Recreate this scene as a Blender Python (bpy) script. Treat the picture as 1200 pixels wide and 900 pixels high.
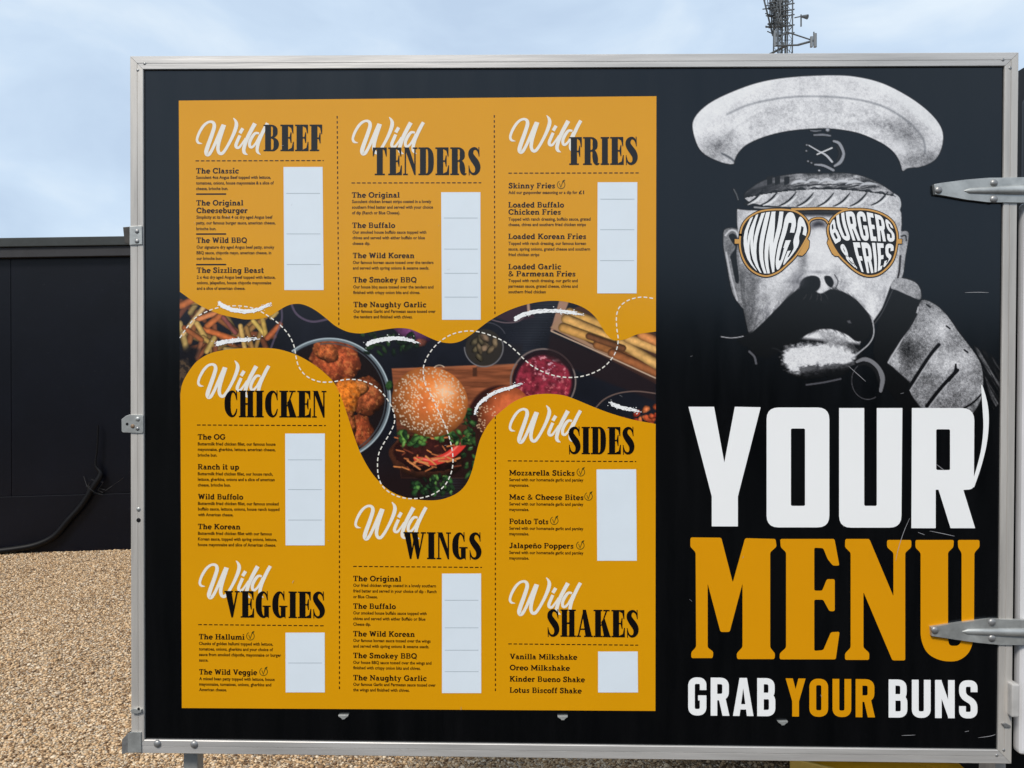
import bpy, bmesh, math, random
import numpy as np
from mathutils import Vector, Matrix
from mathutils.geometry import tessellate_polygon

random.seed(7)
rng = np.random.default_rng(7)
scene = bpy.context.scene
for o in list(bpy.data.objects):
    bpy.data.objects.remove(o)
col = scene.collection

# ------------------------------------------------------------------ camera
PB = 0.62                                    # height of the board's lower edge above the gravel
PW, PH = 2.06, 1.6426                        # size of the framed board
CAM = np.array([-0.10103398, -1.73740693, 0.89402524 + PB])
YAW, PITCH, ROLL = 0.017505, -0.01002967, -0.00333568
F, CX, CY = 870.0, 600.0, 450.0


def rotm(y, p, r):
    cy, sy, cp, sp, cr, sr = math.cos(y), math.sin(y), math.cos(p), math.sin(p), math.cos(r), math.sin(r)
    return (np.array([[cy, -sy, 0], [sy, cy, 0], [0, 0, 1]]) @ np.array([[1, 0, 0], [0, cp, -sp], [0, sp, cp]])
            @ np.array([[cr, 0, sr], [0, 1, 0], [-sr, 0, cr]]))


R3 = rotm(YAW, PITCH, ROLL)
cam = bpy.data.cameras.new('camera')
camo = bpy.data.objects.new('camera', cam)
col.objects.link(camo)
cam.sensor_width = 36.0
cam.lens = F / 1200 * 36.0
cam.clip_start = 0.05
cam.clip_end = 3000
m = Matrix.Identity(4)
for i in range(3):
    m[i][0], m[i][1], m[i][2], m[i][3] = R3[i, 0], R3[i, 2], -R3[i, 1], CAM[i]
camo.matrix_world = m
scene.camera = camo

# ------------------------------------------------------------------ sky and sun
SUN_EL, SUN_AZ = math.radians(48), math.radians(205)     # azimuth from +Y, clockwise: behind the camera, to the left
world = bpy.data.worlds.new('World')
scene.world = world
world.use_nodes = True
nt = world.node_tree
nt.nodes.clear()
wo = nt.nodes.new('ShaderNodeOutputWorld')
bg = nt.nodes.new('ShaderNodeBackground')
bg.inputs['Strength'].default_value = 0.084
sky = nt.nodes.new('ShaderNodeTexSky')
sky.sky_type = 'NISHITA'
sky.sun_disc = False
sky.sun_elevation = SUN_EL
sky.sun_rotation = SUN_AZ
sky.air_density = 1.0
sky.dust_density = 2.0
tc = nt.nodes.new('ShaderNodeTexCoord')
mp = nt.nodes.new('ShaderNodeMapping')
mp.inputs['Scale'].default_value = (1.0, 1.0, 1.9)
mp.inputs['Location'].default_value = (1.65, 0.9, 0.4)
n1 = nt.nodes.new('ShaderNodeTexNoise')
n1.inputs['Scale'].default_value = 4.0
n1.inputs['Detail'].default_value = 10
n1.inputs['Roughness'].default_value = 0.5
n1.inputs['Distortion'].default_value = 0.35
r1 = nt.nodes.new('ShaderNodeValToRGB')                 # cloud colour, from grey-blue undersides to bright tops
cr = r1.color_ramp
cr.elements[0].position = 0.36
cr.elements[0].color = (4.75, 5.9, 7.4, 1)
cr.elements[1].position = 0.66
cr.elements[1].color = (7.0, 7.9, 8.7, 1)
e = cr.elements.new(0.5)
e.color = (5.5, 6.7, 8.1, 1)
mx = nt.nodes.new('ShaderNodeMix')
mx.data_type = 'RGBA'
mx.inputs[0].default_value = 0.86                       # thin overcast over the blue
nt.links.new(tc.outputs['Generated'], mp.inputs['Vector'])
nt.links.new(mp.outputs['Vector'], n1.inputs['Vector'])
nt.links.new(n1.outputs['Fac'], r1.inputs['Fac'])
nt.links.new(sky.outputs['Color'], mx.inputs[6])
nt.links.new(r1.outputs['Color'], mx.inputs[7])
nt.links.new(mx.outputs[2], bg.inputs['Color'])
nt.links.new(bg.outputs['Background'], wo.inputs['Surface'])

sl = bpy.data.lights.new('sun', 'SUN')
sl.energy = 2.3
sl.angle = math.radians(14)
sl.color = (1.0, 0.93, 0.83)
so = bpy.data.objects.new('sun', sl)
col.objects.link(so)
sd = Vector((math.sin(SUN_AZ) * math.cos(SUN_EL), math.cos(SUN_AZ) * math.cos(SUN_EL), math.sin(SUN_EL)))
so.rotation_euler = (-sd).to_track_quat('-Z', 'Y').to_euler()
so.location = (-4, -8, 12)

vs = scene.view_settings
vs.view_transform = 'Standard'
vs.look = 'None'
vs.gamma = 1
vs.exposure = 0.56
vs.use_curve_mapping = False


# ------------------------------------------------------------------ helpers
def ray(px, py):
    d = R3 @ np.array([(px - CX) / F, 1.0, -(py - CY) / F])
    return d


def on_y(px, py, y=0.0):
    d = ray(px, py)
    t = (y - CAM[1]) / d[1]
    return CAM + t * d


def on_z(px, py, z=0.0):
    d = ray(px, py)
    t = (z - CAM[2]) / d[2]
    return CAM + t * d


def XZ(px, py):
    p = on_y(px, py)
    return p[0], p[2]


def lin(c):
    c = np.asarray(c, float) / 255.0
    return np.where(c <= 0.04045, c / 12.92, ((c + 0.055) / 1.055) ** 2.4)


def tag(o, label=None, cat=None, group=None, kind=None):
    if label: o['label'] = label
    if cat: o['category'] = cat
    if group: o['group'] = group
    if kind: o['kind'] = kind
    return o


def empty(name, loc=(0, 0, 0)):
    o = bpy.data.objects.new(name, None)
    col.objects.link(o)
    o.location = loc
    o.empty_display_size = 0.1
    return o


def link(name, verts, faces, mat, parent=None, smooth=False):
    me = bpy.data.meshes.new(name)
    me.from_pydata([tuple(v) for v in verts], [], [tuple(f) for f in faces])
    me.materials.append(mat)
    if smooth:
        me.polygons.foreach_set('use_smooth', [True] * len(me.polygons))
    me.update()
    o = bpy.data.objects.new(name, me)
    col.objects.link(o)
    if parent:
        o.parent = parent
        pl = parent.matrix_basis.translation
        pp = parent.parent
        while pp:
            pl = pl + pp.matrix_basis.translation
            pp = pp.parent
        o.location = (-pl[0], -pl[1], -pl[2])
    return o


def bm_obj(name, bm, mat, parent=None, smooth=False, bevel=0, seg=2):
    if bevel:
        bmesh.ops.bevel(bm, geom=list(bm.edges), offset=bevel, segments=seg, affect='EDGES', profile=0.6)
    bmesh.ops.recalc_face_normals(bm, faces=list(bm.faces))
    bm.verts.index_update()
    o = link(name, [v.co for v in bm.verts], [[v.index for v in f.verts] for f in bm.faces], mat, parent, smooth)
    bm.free()
    return o


def add_box(bm, x0, x1, y0, y1, z0, z1):
    vsl = [bm.verts.new((x, y, z)) for x in (x0, x1) for y in (y0, y1) for z in (z0, z1)]
    for f in ((0, 1, 3, 2), (4, 6, 7, 5), (0, 4, 5, 1), (2, 3, 7, 6), (0, 2, 6, 4), (1, 5, 7, 3)):
        bm.faces.new([vsl[i] for i in f])


def box(name, x0, x1, y0, y1, z0, z1, mat, parent=None, bevel=0.0, seg=2):
    bm = bmesh.new()
    add_box(bm, x0, x1, y0, y1, z0, z1)
    return bm_obj(name, bm, mat, parent, bevel=bevel, seg=seg)


def add_bar(bm, a, b, r, n=6, r2=None):
    a, b = Vector(a), Vector(b)
    d = (b - a)
    if d.length < 1e-6: return
    d.normalize()
    u = d.cross(Vector((0, 0, 1)))
    if u.length < 1e-3: u = Vector((1, 0, 0))
    u.normalize()
    w = d.cross(u)
    r2 = r if r2 is None else r2
    A = [bm.verts.new(a + (u * math.cos(t) + w * math.sin(t)) * r) for t in [2 * math.pi * k / n for k in range(n)]]
    B = [bm.verts.new(b + (u * math.cos(t) + w * math.sin(t)) * r2) for t in [2 * math.pi * k / n for k in range(n)]]
    for k in range(n):
        bm.faces.new((A[k], A[(k + 1) % n], B[(k + 1) % n], B[k]))
    bm.faces.new(A[::-1])
    bm.faces.new(B)


def dome(name, c, r, h, mat, parent, n=14, rings=5):
    """round-head rivet on a surface facing -Y"""
    V = []
    Fc = []
    for i in range(rings):
        t = (math.pi / 2) * i / rings
        for k in range(n):
            a = 2 * math.pi * k / n
            V.append((c[0] + r * math.cos(t) * math.cos(a), c[1] - h * math.sin(t), c[2] + r * math.cos(t) * math.sin(a)))
    V.append((c[0], c[1] - h, c[2]))
    for i in range(rings - 1):
        for k in range(n):
            Fc.append((i * n + k, i * n + (k + 1) % n, (i + 1) * n + (k + 1) % n, (i + 1) * n + k))
    for k in range(n):
        Fc.append(((rings - 1) * n + k, (rings - 1) * n + (k + 1) % n, len(V) - 1))
    return link(name, V, Fc, mat, parent, smooth=True)


def catmull(pts, n=6, closed=False):
    p = np.array(pts, float)
    N = len(p)
    out = []
    rngk = range(N) if closed else range(N - 1)
    for i in rngk:
        if closed:
            a, b, c, d = p[(i - 1) % N], p[i], p[(i + 1) % N], p[(i + 2) % N]
        else:
            a, b, c, d = p[max(i - 1, 0)], p[i], p[i + 1], p[min(i + 2, N - 1)]
        for k in range(n):
            t = k / n
            out.append(0.5 * ((2 * b) + (-a + c) * t + (2 * a - 5 * b + 4 * c - d) * t * t + (-a + 3 * b - 3 * c + d) * t ** 3))
    if not closed: out.append(p[-1])
    return np.array(out)


# ------------------------------------------------------------------ materials
def new_mat(name):
    mt = bpy.data.materials.new(name)
    mt.use_nodes = True
    b = mt.node_tree.nodes['Principled BSDF']
    return mt, mt.node_tree, b


def simple(name, c, rough=0.5, metal=0.0, spec=0.5, var=0.0, scale=30, bump=0.0, bscale=80, stretch=(1, 1, 1), rvar=0.0, spots=0.0):
    mt, t, b = new_mat(name)
    b.inputs['Roughness'].default_value = rough
    b.inputs['Metallic'].default_value = metal
    b.inputs['Specular IOR Level'].default_value = spec
    b.inputs['Base Color'].default_value = (*c, 1)
    if var or bump or rvar:
        tcn = t.nodes.new('ShaderNodeTexCoord')
        mpn = t.nodes.new('ShaderNodeMapping')
        mpn.inputs['Scale'].default_value = stretch
        t.links.new(tcn.outputs['Object'], mpn.inputs['Vector'])
    if var or rvar:
        nz = t.nodes.new('ShaderNodeTexNoise')
        nz.inputs['Scale'].default_value = scale
        nz.inputs['Detail'].default_value = 6
        nz.inputs['Roughness'].default_value = 0.6
        t.links.new(mpn.outputs['Vector'], nz.inputs['Vector'])
    if var:
        rp = t.nodes.new('ShaderNodeValToRGB')
        rp.color_ramp.elements[0].position = 0.3
        rp.color_ramp.elements[1].position = 0.72
        rp.color_ramp.elements[0].color = tuple(x * (1 - var) for x in c) + (1,)
        rp.color_ramp.elements[1].color = tuple(min(1, x * (1 + var)) for x in c) + (1,)
        t.links.new(nz.outputs['Fac'], rp.inputs['Fac'])
        t.links.new(rp.outputs['Color'], b.inputs['Base Color'])
    if spots:
        ns = t.nodes.new('ShaderNodeTexNoise')
        ns.inputs['Scale'].default_value = 55
        ns.inputs['Detail'].default_value = 7
        ns.inputs['Roughness'].default_value = 0.7
        tcs = t.nodes.new('ShaderNodeTexCoord')
        t.links.new(tcs.outputs['Object'], ns.inputs['Vector'])
        rs = t.nodes.new('ShaderNodeValToRGB')
        rs.color_ramp.elements[0].position = 0.57
        rs.color_ramp.elements[0].color = (0, 0, 0, 1)
        rs.color_ramp.elements[1].position = 0.72
        rs.color_ramp.elements[1].color = (spots, spots, spots, 1)
        ms = t.nodes.new('ShaderNodeMix')
        ms.data_type = 'RGBA'
        ms.inputs[7].default_value = (0.14, 0.115, 0.09, 1)
        t.links.new(rs.outputs['Color'], ms.inputs[0])
        t.links.new(rp.outputs['Color'], ms.inputs[6])
        t.links.new(ms.outputs[2], b.inputs['Base Color'])
    if rvar:
        mr = t.nodes.new('ShaderNodeMapRange')
        mr.inputs['To Min'].default_value = rough - rvar
        mr.inputs['To Max'].default_value = rough + rvar
        t.links.new(nz.outputs['Fac'], mr.inputs['Value'])
        t.links.new(mr.outputs['Result'], b.inputs['Roughness'])
    if bump:
        nb = t.nodes.new('ShaderNodeTexNoise')
        nb.inputs['Scale'].default_value = bscale
        nb.inputs['Detail'].default_value = 4
        t.links.new(mpn.outputs['Vector'], nb.inputs['Vector'])
        bp = t.nodes.new('ShaderNodeBump')
        bp.inputs['Strength'].default_value = bump
        bp.inputs['Distance'].default_value = 0.004
        t.links.new(nb.outputs['Fac'], bp.inputs['Height'])
        t.links.new(bp.outputs['Normal'], b.inputs['Normal'])
    return mt


PR = 0.20                                    # sheen of the vinyl print
M_BLACK = simple('black_vinyl', (0.0012, 0.0011, 0.0012), PR, spec=0.45, rvar=0.05, var=0.9, scale=22, stretch=(1, 1, 0.12), bump=0.02, bscale=5)
M_BLACK.node_tree.nodes['Principled BSDF'].inputs['Specular Tint'].default_value = (0.80, 0.90, 1.0, 1)  # blue put into the sheen, imitating a bluer sky reflection
M_BLACK.node_tree.nodes['Principled BSDF'].inputs['Specular IOR Level'].default_value = 0.52
M_YEL = simple('yellow_vinyl', (0.64, 0.288, 0.001), PR, spec=0.5, var=0.02, scale=6)
M_INK = simple('black_ink', (0.003, 0.002, 0.002), PR, spec=0.5)
M_BROWNINK = simple('brown_black_ink', (0.011, 0.004, 0.0015), PR, spec=0.5)
M_WHITE = simple('white_vinyl', (0.80, 0.81, 0.82), PR, spec=0.5, var=0.015, scale=4)
M_CREAM = simple('cream_vinyl', (0.74, 0.715, 0.655), PR, spec=0.5)
M_PRICE = simple('white_price_vinyl', (0.65, 0.72, 0.79), PR, spec=0.5, var=0.02, scale=12)
M_RULE = simple('grey_rule_ink', (0.36, 0.42, 0.47), PR, spec=0.5)
M_ORANGE = simple('orange_vinyl', (0.64, 0.272, 0.001), PR, spec=0.5, var=0.02, scale=6)
M_TAN = simple('tan_ink', (0.55, 0.29, 0.07), PR, spec=0.5)
M_LINE = simple('dark_outline_ink', (0.02, 0.008, 0.003), PR, spec=0.5)
M_GREENINK = simple('green_ink', (0.05, 0.05, 0.006), PR, spec=0.5)
M_SCRATCH = simple('scratched_vinyl', (0.32, 0.32, 0.34), 0.6, spec=0.4)
M_ALU = simple('weathered_aluminium', (0.50, 0.485, 0.47), 0.42, metal=0.35, var=0.10, scale=9, bump=0.12, bscale=30, stretch=(1, 1, 1), rvar=0.08)
M_ALU_V = simple('weathered_aluminium_upright', (0.50, 0.475, 0.445), 0.42, metal=0.35, var=0.2, scale=40, bump=0.2, bscale=60, stretch=(1, 1, 0.06), rvar=0.08, spots=0.6)
M_ALU_H = simple('weathered_aluminium_rail', (0.50, 0.485, 0.47), 0.42, metal=0.35, var=0.2, scale=40, bump=0.2, bscale=60, stretch=(0.06, 1, 1), rvar=0.08, spots=0.6)
M_GALV = simple('galvanised_steel', (0.42, 0.43, 0.42), 0.4, metal=0.55, var=0.25, scale=22, bump=0.15, bscale=60, rvar=0.1, spots=0.7)
M_BOLT = simple('dull_steel', (0.28, 0.28, 0.28), 0.42, metal=0.6, var=0.25, scale=60, spots=0.7)
M_DARKHOLE = simple('recess_shade', (0.01, 0.01, 0.011), 0.8, spec=0.1)  # near-black colour stands in for the shade inside holes and gaps
M_TRAILER = simple('white_painted_panel', (0.62, 0.62, 0.64), 0.4, var=0.06, scale=6)
M_TRAILDK = simple('black_painted_panel', (0.012, 0.012, 0.016), 0.5, var=0.2, scale=8)
M_RUBBER = simple('black_rubber', (0.010, 0.010, 0.012), 0.55, spec=0.3)
M_HOSE = simple('black_hose_rubber', (0.002, 0.002, 0.003), 0.5, spec=0.2)
M_YBOX = simple('yellow_painted_board', (0.75, 0.36, 0.012), 0.5, var=0.15, scale=9)
M_MAST = simple('galvanised_mast_steel', (0.085, 0.10, 0.115), 0.6, metal=0.2, var=0.2, scale=1.5)
M_MASTLT = simple('grey_antenna_shell', (0.13, 0.15, 0.17), 0.55)
M_COPE = simple('grey_coping', (0.022, 0.027, 0.028), 0.7, var=0.22, scale=7, bump=0.3, bscale=30)
M_COPE2 = simple('grey_fascia', (0.018, 0.018, 0.022), 0.7, var=0.2, scale=9, bump=0.2, bscale=30)


def wall_mat():
    mt, t, b = new_mat('black_painted_boards')
    b.inputs['Roughness'].default_value = 0.36
    b.inputs['Specular IOR Level'].default_value = 0.26
    tcn = t.nodes.new('ShaderNodeTexCoord')
    nz = t.nodes.new('ShaderNodeTexNoise')
    nz.inputs['Scale'].default_value = 2.2
    nz.inputs['Detail'].default_value = 8
    nz.inputs['Roughness'].default_value = 0.65
    sp = t.nodes.new('ShaderNodeTexNoise')
    sp.inputs['Scale'].default_value = 26
    sp.inputs['Detail'].default_value = 8
    sp.inputs['Roughness'].default_value = 0.7
    rp = t.nodes.new('ShaderNodeValToRGB')
    rp.color_ramp.elements[0].position = 0.3
    rp.color_ramp.elements[0].color = (0.0008, 0.0013, 0.0040, 1)
    rp.color_ramp.elements[1].position = 0.75
    rp.color_ramp.elements[1].color = (0.0020, 0.0029, 0.0072, 1)
    rs = t.nodes.new('ShaderNodeValToRGB')
    rs.color_ramp.elements[0].position = 0.61
    rs.color_ramp.elements[0].color = (0, 0, 0, 1)
    rs.color_ramp.elements[1].position = 0.80
    rs.color_ramp.elements[1].color = (0.5, 0.5, 0.5, 1)
    mxn = t.nodes.new('ShaderNodeMix')
    mxn.data_type = 'RGBA'
    mxn.inputs[7].default_value = (0.03, 0.034, 0.04, 1)
    t.links.new(tcn.outputs['Object'], nz.inputs['Vector'])
    t.links.new(tcn.outputs['Object'], sp.inputs['Vector'])
    t.links.new(nz.outputs['Fac'], rp.inputs['Fac'])
    t.links.new(sp.outputs['Fac'], rs.inputs['Fac'])
    t.links.new(rs.outputs['Color'], mxn.inputs[0])
    t.links.new(rp.outputs['Color'], mxn.inputs[6])
    t.links.new(mxn.outputs[2], b.inputs['Base Color'])
    bp = t.nodes.new('ShaderNodeBump')
    bp.inputs['Strength'].default_value = 0.12
    bp.inputs['Distance'].default_value = 0.01
    t.links.new(nz.outputs['Fac'], bp.inputs['Height'])
    t.links.new(bp.outputs['Normal'], b.inputs['Normal'])
    return mt


M_WALL = wall_mat()

STONES = [(0.0, (0.10, 0.056, 0.031)), (0.18, (0.28, 0.170, 0.088)), (0.42, (0.50, 0.330, 0.178)),
          (0.70, (0.63, 0.450, 0.272)), (0.88, (0.70, 0.575, 0.42)), (1.0, (0.36, 0.29, 0.225))]


def gravel_mat(attr=False):
    mt, t, b = new_mat('tan_gravel' if not attr else 'tan_pebbles')
    b.inputs['Roughness'].default_value = 0.85
    b.inputs['Specular IOR Level'].default_value = 0.3
    rp = t.nodes.new('ShaderNodeValToRGB')
    for i, (p, c) in enumerate(STONES):
        el = rp.color_ramp.elements[i] if i < 2 else rp.color_ramp.elements.new(p)
        el.position = p
        el.color = (*c, 1)
    el = rp.color_ramp.elements
    for i, (p, c) in enumerate(STONES):
        el[i].position = p
        el[i].color = (*c, 1)
    tcn = t.nodes.new('ShaderNodeTexCoord')
    if attr:
        at = t.nodes.new('ShaderNodeAttribute')
        at.attribute_name = 'tone'
        t.links.new(at.outputs['Fac'], rp.inputs['Fac'])
        t.links.new(rp.outputs['Color'], b.inputs['Base Color'])
        return mt
    vo = t.nodes.new('ShaderNodeTexVoronoi')
    vo.inputs['Scale'].default_value = 115
    vo2 = t.nodes.new('ShaderNodeTexVoronoi')
    vo2.inputs['Scale'].default_value = 85
    vo2.feature = 'F1'
    wn = t.nodes.new('ShaderNodeTexNoise')
    wn.inputs['Scale'].default_value = 1.3
    wn.inputs['Detail'].default_value = 6
    big = t.nodes.new('ShaderNodeValToRGB')
    big.color_ramp.elements[0].position = 0.35
    big.color_ramp.elements[0].color = (0.72, 0.72, 0.74, 1)
    big.color_ramp.elements[1].position = 0.6
    big.color_ramp.elements[1].color = (1.0, 1.0, 1.0, 1)
    ml = t.nodes.new('ShaderNodeMix')
    ml.data_type = 'RGBA'
    ml.blend_type = 'MULTIPLY'
    ml.inputs[0].default_value = 1
    t.links.new(tcn.outputs['Object'], vo.inputs['Vector'])
    t.links.new(tcn.outputs['Object'], wn.inputs['Vector'])
    sx = t.nodes.new('ShaderNodeSeparateColor')
    t.links.new(vo.outputs['Color'], sx.inputs['Color'])
    t.links.new(sx.outputs[0], rp.inputs['Fac'])
    t.links.new(wn.outputs['Fac'], big.inputs['Fac'])
    t.links.new(rp.outputs['Color'], ml.inputs[6])
    t.links.new(big.outputs['Color'], ml.inputs[7])
    t.links.new(ml.outputs[2], b.inputs['Base Color'])
    bp = t.nodes.new('ShaderNodeBump')
    bp.inputs['Strength'].default_value = 0.9
    bp.inputs['Distance'].default_value = 0.012
    bp.invert = True
    t.links.new(vo.outputs['Distance'], bp.inputs['Height'])
    t.links.new(bp.outputs['Normal'], b.inputs['Normal'])
    return mt


M_GRAVEL = gravel_mat()
M_PEBBLE = gravel_mat(True)
M_TARMAC = simple('dark_reflection_tarmac', (0.022, 0.022, 0.023), 0.9, var=0.3, scale=60, bump=0.5, bscale=200, spec=0.2)


def vcol_mat(name):
    mt, t, b = new_mat(name)
    b.inputs['Roughness'].default_value = PR
    at = t.nodes.new('ShaderNodeVertexColor')
    at.layer_name = 'ink'
    t.links.new(at.outputs['Color'], b.inputs['Base Color'])
    return mt


M_PHOTO = vcol_mat('printed_photo_ink')

# ------------------------------------------------------------------ ground
GZ = 0.0


def sheet(name, x0, x1, y0, y1, z, mat, nx=1, ny=1):
    V, Fc = [], []
    for j in range(ny + 1):
        for i in range(nx + 1):
            V.append((x0 + (x1 - x0) * i / nx, y0 + (y1 - y0) * j / ny, z))
    for j in range(ny):
        for i in range(nx):
            a = j * (nx + 1) + i
            Fc.append((a, a + 1, a + nx + 2, a + nx + 1))
    return link(name, V, Fc, mat)


tag(sheet('ground', -900, 900, -900, 900, 0.0, M_GRAVEL), kind='structure')
tag(sheet('added_dark_ground', -30, 30, -14, -0.12, 0.004, M_TARMAC), kind='structure')  # unseen dark ground, added so the board's lower half reflects dark

V, Fc = [], []
for i in range(61):
    x = -60 + 2 * i
    for y, z in ((-13.0, 0.0), (-15.5, 1.9 + 0.5 * math.sin(i * 0.7)), (-18, 3.3 + 0.5 * math.sin(i * 0.45 + 1)), (-24, 3.6 + 0.4 * math.sin(i * .3)), (-40, 0.0)):
        V.append((x, y, z))
for i in range(60):
    for j in range(4):
        a = i * 5 + j
        Fc.append((a, a + 1, a + 6, a + 5))
M_BANK = simple('dark_reflection_bank', (0.018, 0.016, 0.012), 0.95, var=0.4, scale=4, bump=0.5, bscale=20, spec=0.1)
tag(link('added_dark_bank', V, Fc, M_BANK, smooth=True), kind='structure')  # unseen bank added behind the camera to darken the board's reflection

# loose stones lying on the gravel where it is seen close
ico = bmesh.new()
bmesh.ops.create_icosphere(ico, subdivisions=1, radius=1)
ico.verts.index_update()
iv = np.array([v.co[:] for v in ico.verts])
itri = np.array([[v.index for v in f.verts] for f in ico.faces])
ico.free()
cent = []
for k in range(150000):
    x, y = rng.uniform(-4.6, 1.6), rng.uniform(0.6, 5.0)
    if x > -0.55 * (y + 1.74) / 1.74 and y > 2.0: continue          # behind the board
    if x < -0.80 * (y + 1.74) - 0.3: continue
    cent.append((x, y))
cent = np.array(cent)[:78000]
NP = len(cent)
s = rng.uniform(0.0032, 0.0076, NP) * (1 + 0.7 * (rng.random(NP) > 0.975))
scl = np.stack([s * rng.uniform(0.8, 1.4, NP), s * rng.uniform(0.8, 1.3, NP), s * rng.uniform(0.45, 0.8, NP)], 1)
ang = rng.uniform(0, 2 * np.pi, NP)
jit = 1 + rng.uniform(-0.22, 0.22, (NP, len(iv), 1))
vv = iv[None] * jit * scl[:, None, :]
ca, sa = np.cos(ang)[:, None], np.sin(ang)[:, None]
wx = vv[:, :, 0] * ca - vv[:, :, 1] * sa + cent[:, 0:1]
wy = vv[:, :, 0] * sa + vv[:, :, 1] * ca + cent[:, 1:2]
wz = vv[:, :, 2] + (scl[:, 2] * 0.45)[:, None]
allv = np.stack([wx, wy, wz], 2).reshape(-1, 3)
allf = (itri[None] + (np.arange(NP) * len(iv))[:, None, None]).reshape(-1, 3)
me = bpy.data.meshes.new('gravel_stones')
me.vertices.add(len(allv))
me.vertices.foreach_set('co', allv.astype(np.float32).ravel())
me.loops.add(allf.size)
me.loops.foreach_set('vertex_index', allf.astype(np.int32).ravel())
me.polygons.add(len(allf))
me.polygons.foreach_set('loop_start', np.arange(0, allf.size, 3, dtype=np.int32))
me.update(calc_edges=True)
at = me.attributes.new('tone', 'FLOAT', 'POINT')
at.data.foreach_set('value', np.repeat(rng.random(NP), len(iv)).astype(np.float32))
me.materials.append(M_PEBBLE)
go = bpy.data.objects.new('gravel_stones', me)
col.objects.link(go)
tag(go, 'loose tan and brown pebbles scattered over the gravel yard', 'gravel', kind='stuff')

# ------------------------------------------------------------------ black boundary wall on the left
wl0, wl1 = on_z(0, 648.5), on_z(154, 643.6)
wd = wl1 - wl0
wang = math.atan2(wd[1], wd[0])
wdir = np.array([math.cos(wang), math.sin(wang), 0])
wnor = np.array([math.sin(wang), -math.cos(wang), 0])      # towards the camera


def wall_hit(px, py, off=0.0):
    """where the sight line meets the wall's face (moved off metres to the front)"""
    o = wl0 + wnor * off
    d = ray(px, py)
    t = np.dot(o - CAM, wnor) / np.dot(d, wnor)
    return CAM + t * d


def wall_uz(px, py):
    p = wall_hit(px, py)
    return np.dot(p - wl0, wdir), p[2]


zt = wall_uz(80, 279.6)[1]
zc = wall_uz(80, 302)[1]
zm = wall_uz(80, 290)[1]
zk = wall_uz(80, 579.5)[1]
ua, za = wall_uz(0, 281)
ub, zb_ = wall_uz(154, 278.7)
WK = (zb_ - za) / (ub - ua) / ((za + zb_) / 2)              # the hoarding grows a little taller to the right
WU = (ua + ub) / 2
wall = empty('boundary_wall', tuple(wl0))
tag(wall, 'long black painted wall with grey coping at the edge of the gravel', 'wall')


def wbox(name, u0, u1, f0, f1, z0, z1, mat, parent, bevel=0.0):
    """box along the wall: u along, f towards the camera"""
    bm = bmesh.new()
    add_box(bm, u0, u1, -f1, -f0, z0, z1)
    for v in bm.verts:
        u, w, z = v.co
        p = wl0 + wdir * u - wnor * w
        v.co = (p[0], p[1], z * (1 + WK * (u - WU)))
    return bm_obj(name, bm, mat, parent, bevel=bevel)


U0, U1 = -6.0, 16.0
uj = wall_uz(13, 450)[0]
u = uj - 5 * 1.22
while u < U1:
    wbox('wall_board', u + 0.002, u + 1.218, -0.03, 0.0 + rng.uniform(-0.002, 0.002), zk, zc, M_WALL, wall, bevel=0.0015)
    u += 1.22
wbox('wall_core', U0, U1, -0.2, -0.034, zk, zc, M_DARKHOLE, wall)
wbox('kick_board', U0, U1, -0.2, 0.014, -0.15, zk - 0.002, M_WALL, wall, bevel=0.003)
wbox('fascia', U0, U1, -0.2, 0.055, zc + 0.001, zm - 0.003, M_COPE2, wall, bevel=0.004)
wbox('coping', U0, U1, -0.25, 0.075, zm, zt, M_COPE, wall, bevel=0.006)

# black hose drooping down the wall
hp = [(115, 498), (114, 525), (112, 545), (118, 556), (108, 573), (96, 592), (80, 610), (64, 628), (44, 638), (20, 643), (-15, 647), (-60, 650)]
hc = catmull([wall_hit(x, y, 0.05) for x, y in hp], 6)
bm = bmesh.new()
N = len(hc)
rad = [0.007 + 0.019 * min(1, max(0, (i - 10) / 10)) for i in range(N)]
prev = None
for i in range(N):
    d = Vector(hc[min(i + 1, N - 1)] - hc[max(i - 1, 0)]).normalized()
    u = d.cross(Vector((wnor[0], wnor[1], 0))).normalized()
    w = d.cross(u)
    c = Vector(hc[i])
    if c.z < rad[i]: c.z = rad[i]
    ring = [bm.verts.new(c + (u * math.cos(t) + w * math.sin(t)) * rad[i]) for t in [2 * math.pi * k / 8 for k in range(8)]]
    if prev:
        for k in range(8):
            bm.faces.new((prev[k], prev[(k + 1) % 8], ring[(k + 1) % 8], ring[k]))
    prev = ring
hose = bm_obj('hose', bm, M_HOSE, None, smooth=True)
tag(hose, 'black rubber hose drooping down the black wall onto the gravel', 'hose')

bm = bmesh.new()
for x0, y0, n in ((120, 574, 6),):
    for k in range(n):
        p = wall_hit(x0 + rng.uniform(-7, 7), y0 + rng.uniform(0, 6), 0.03)
        for q_ in range(2):
            d = np.array([rng.normal(0, 0.09), rng.normal(0, 0.02) - 0.02, rng.uniform(0.01, 0.09)])
            add_bar(bm, p, p + d, 0.0025, 3)
            p = p + d
wd_o = bm_obj('dry_weed', bm, simple('dry_stem', (0.03, 0.031, 0.034), 0.9), None)
tag(wd_o, 'thin dry weed stems caught behind the black hose by the wall', 'weeds', kind='stuff')

# ------------------------------------------------------------------ lattice mast behind the board
MD = 62.0


def mast_p(px, py, dy=0.0):
    return on_y(px, py, MD + dy)


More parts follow.
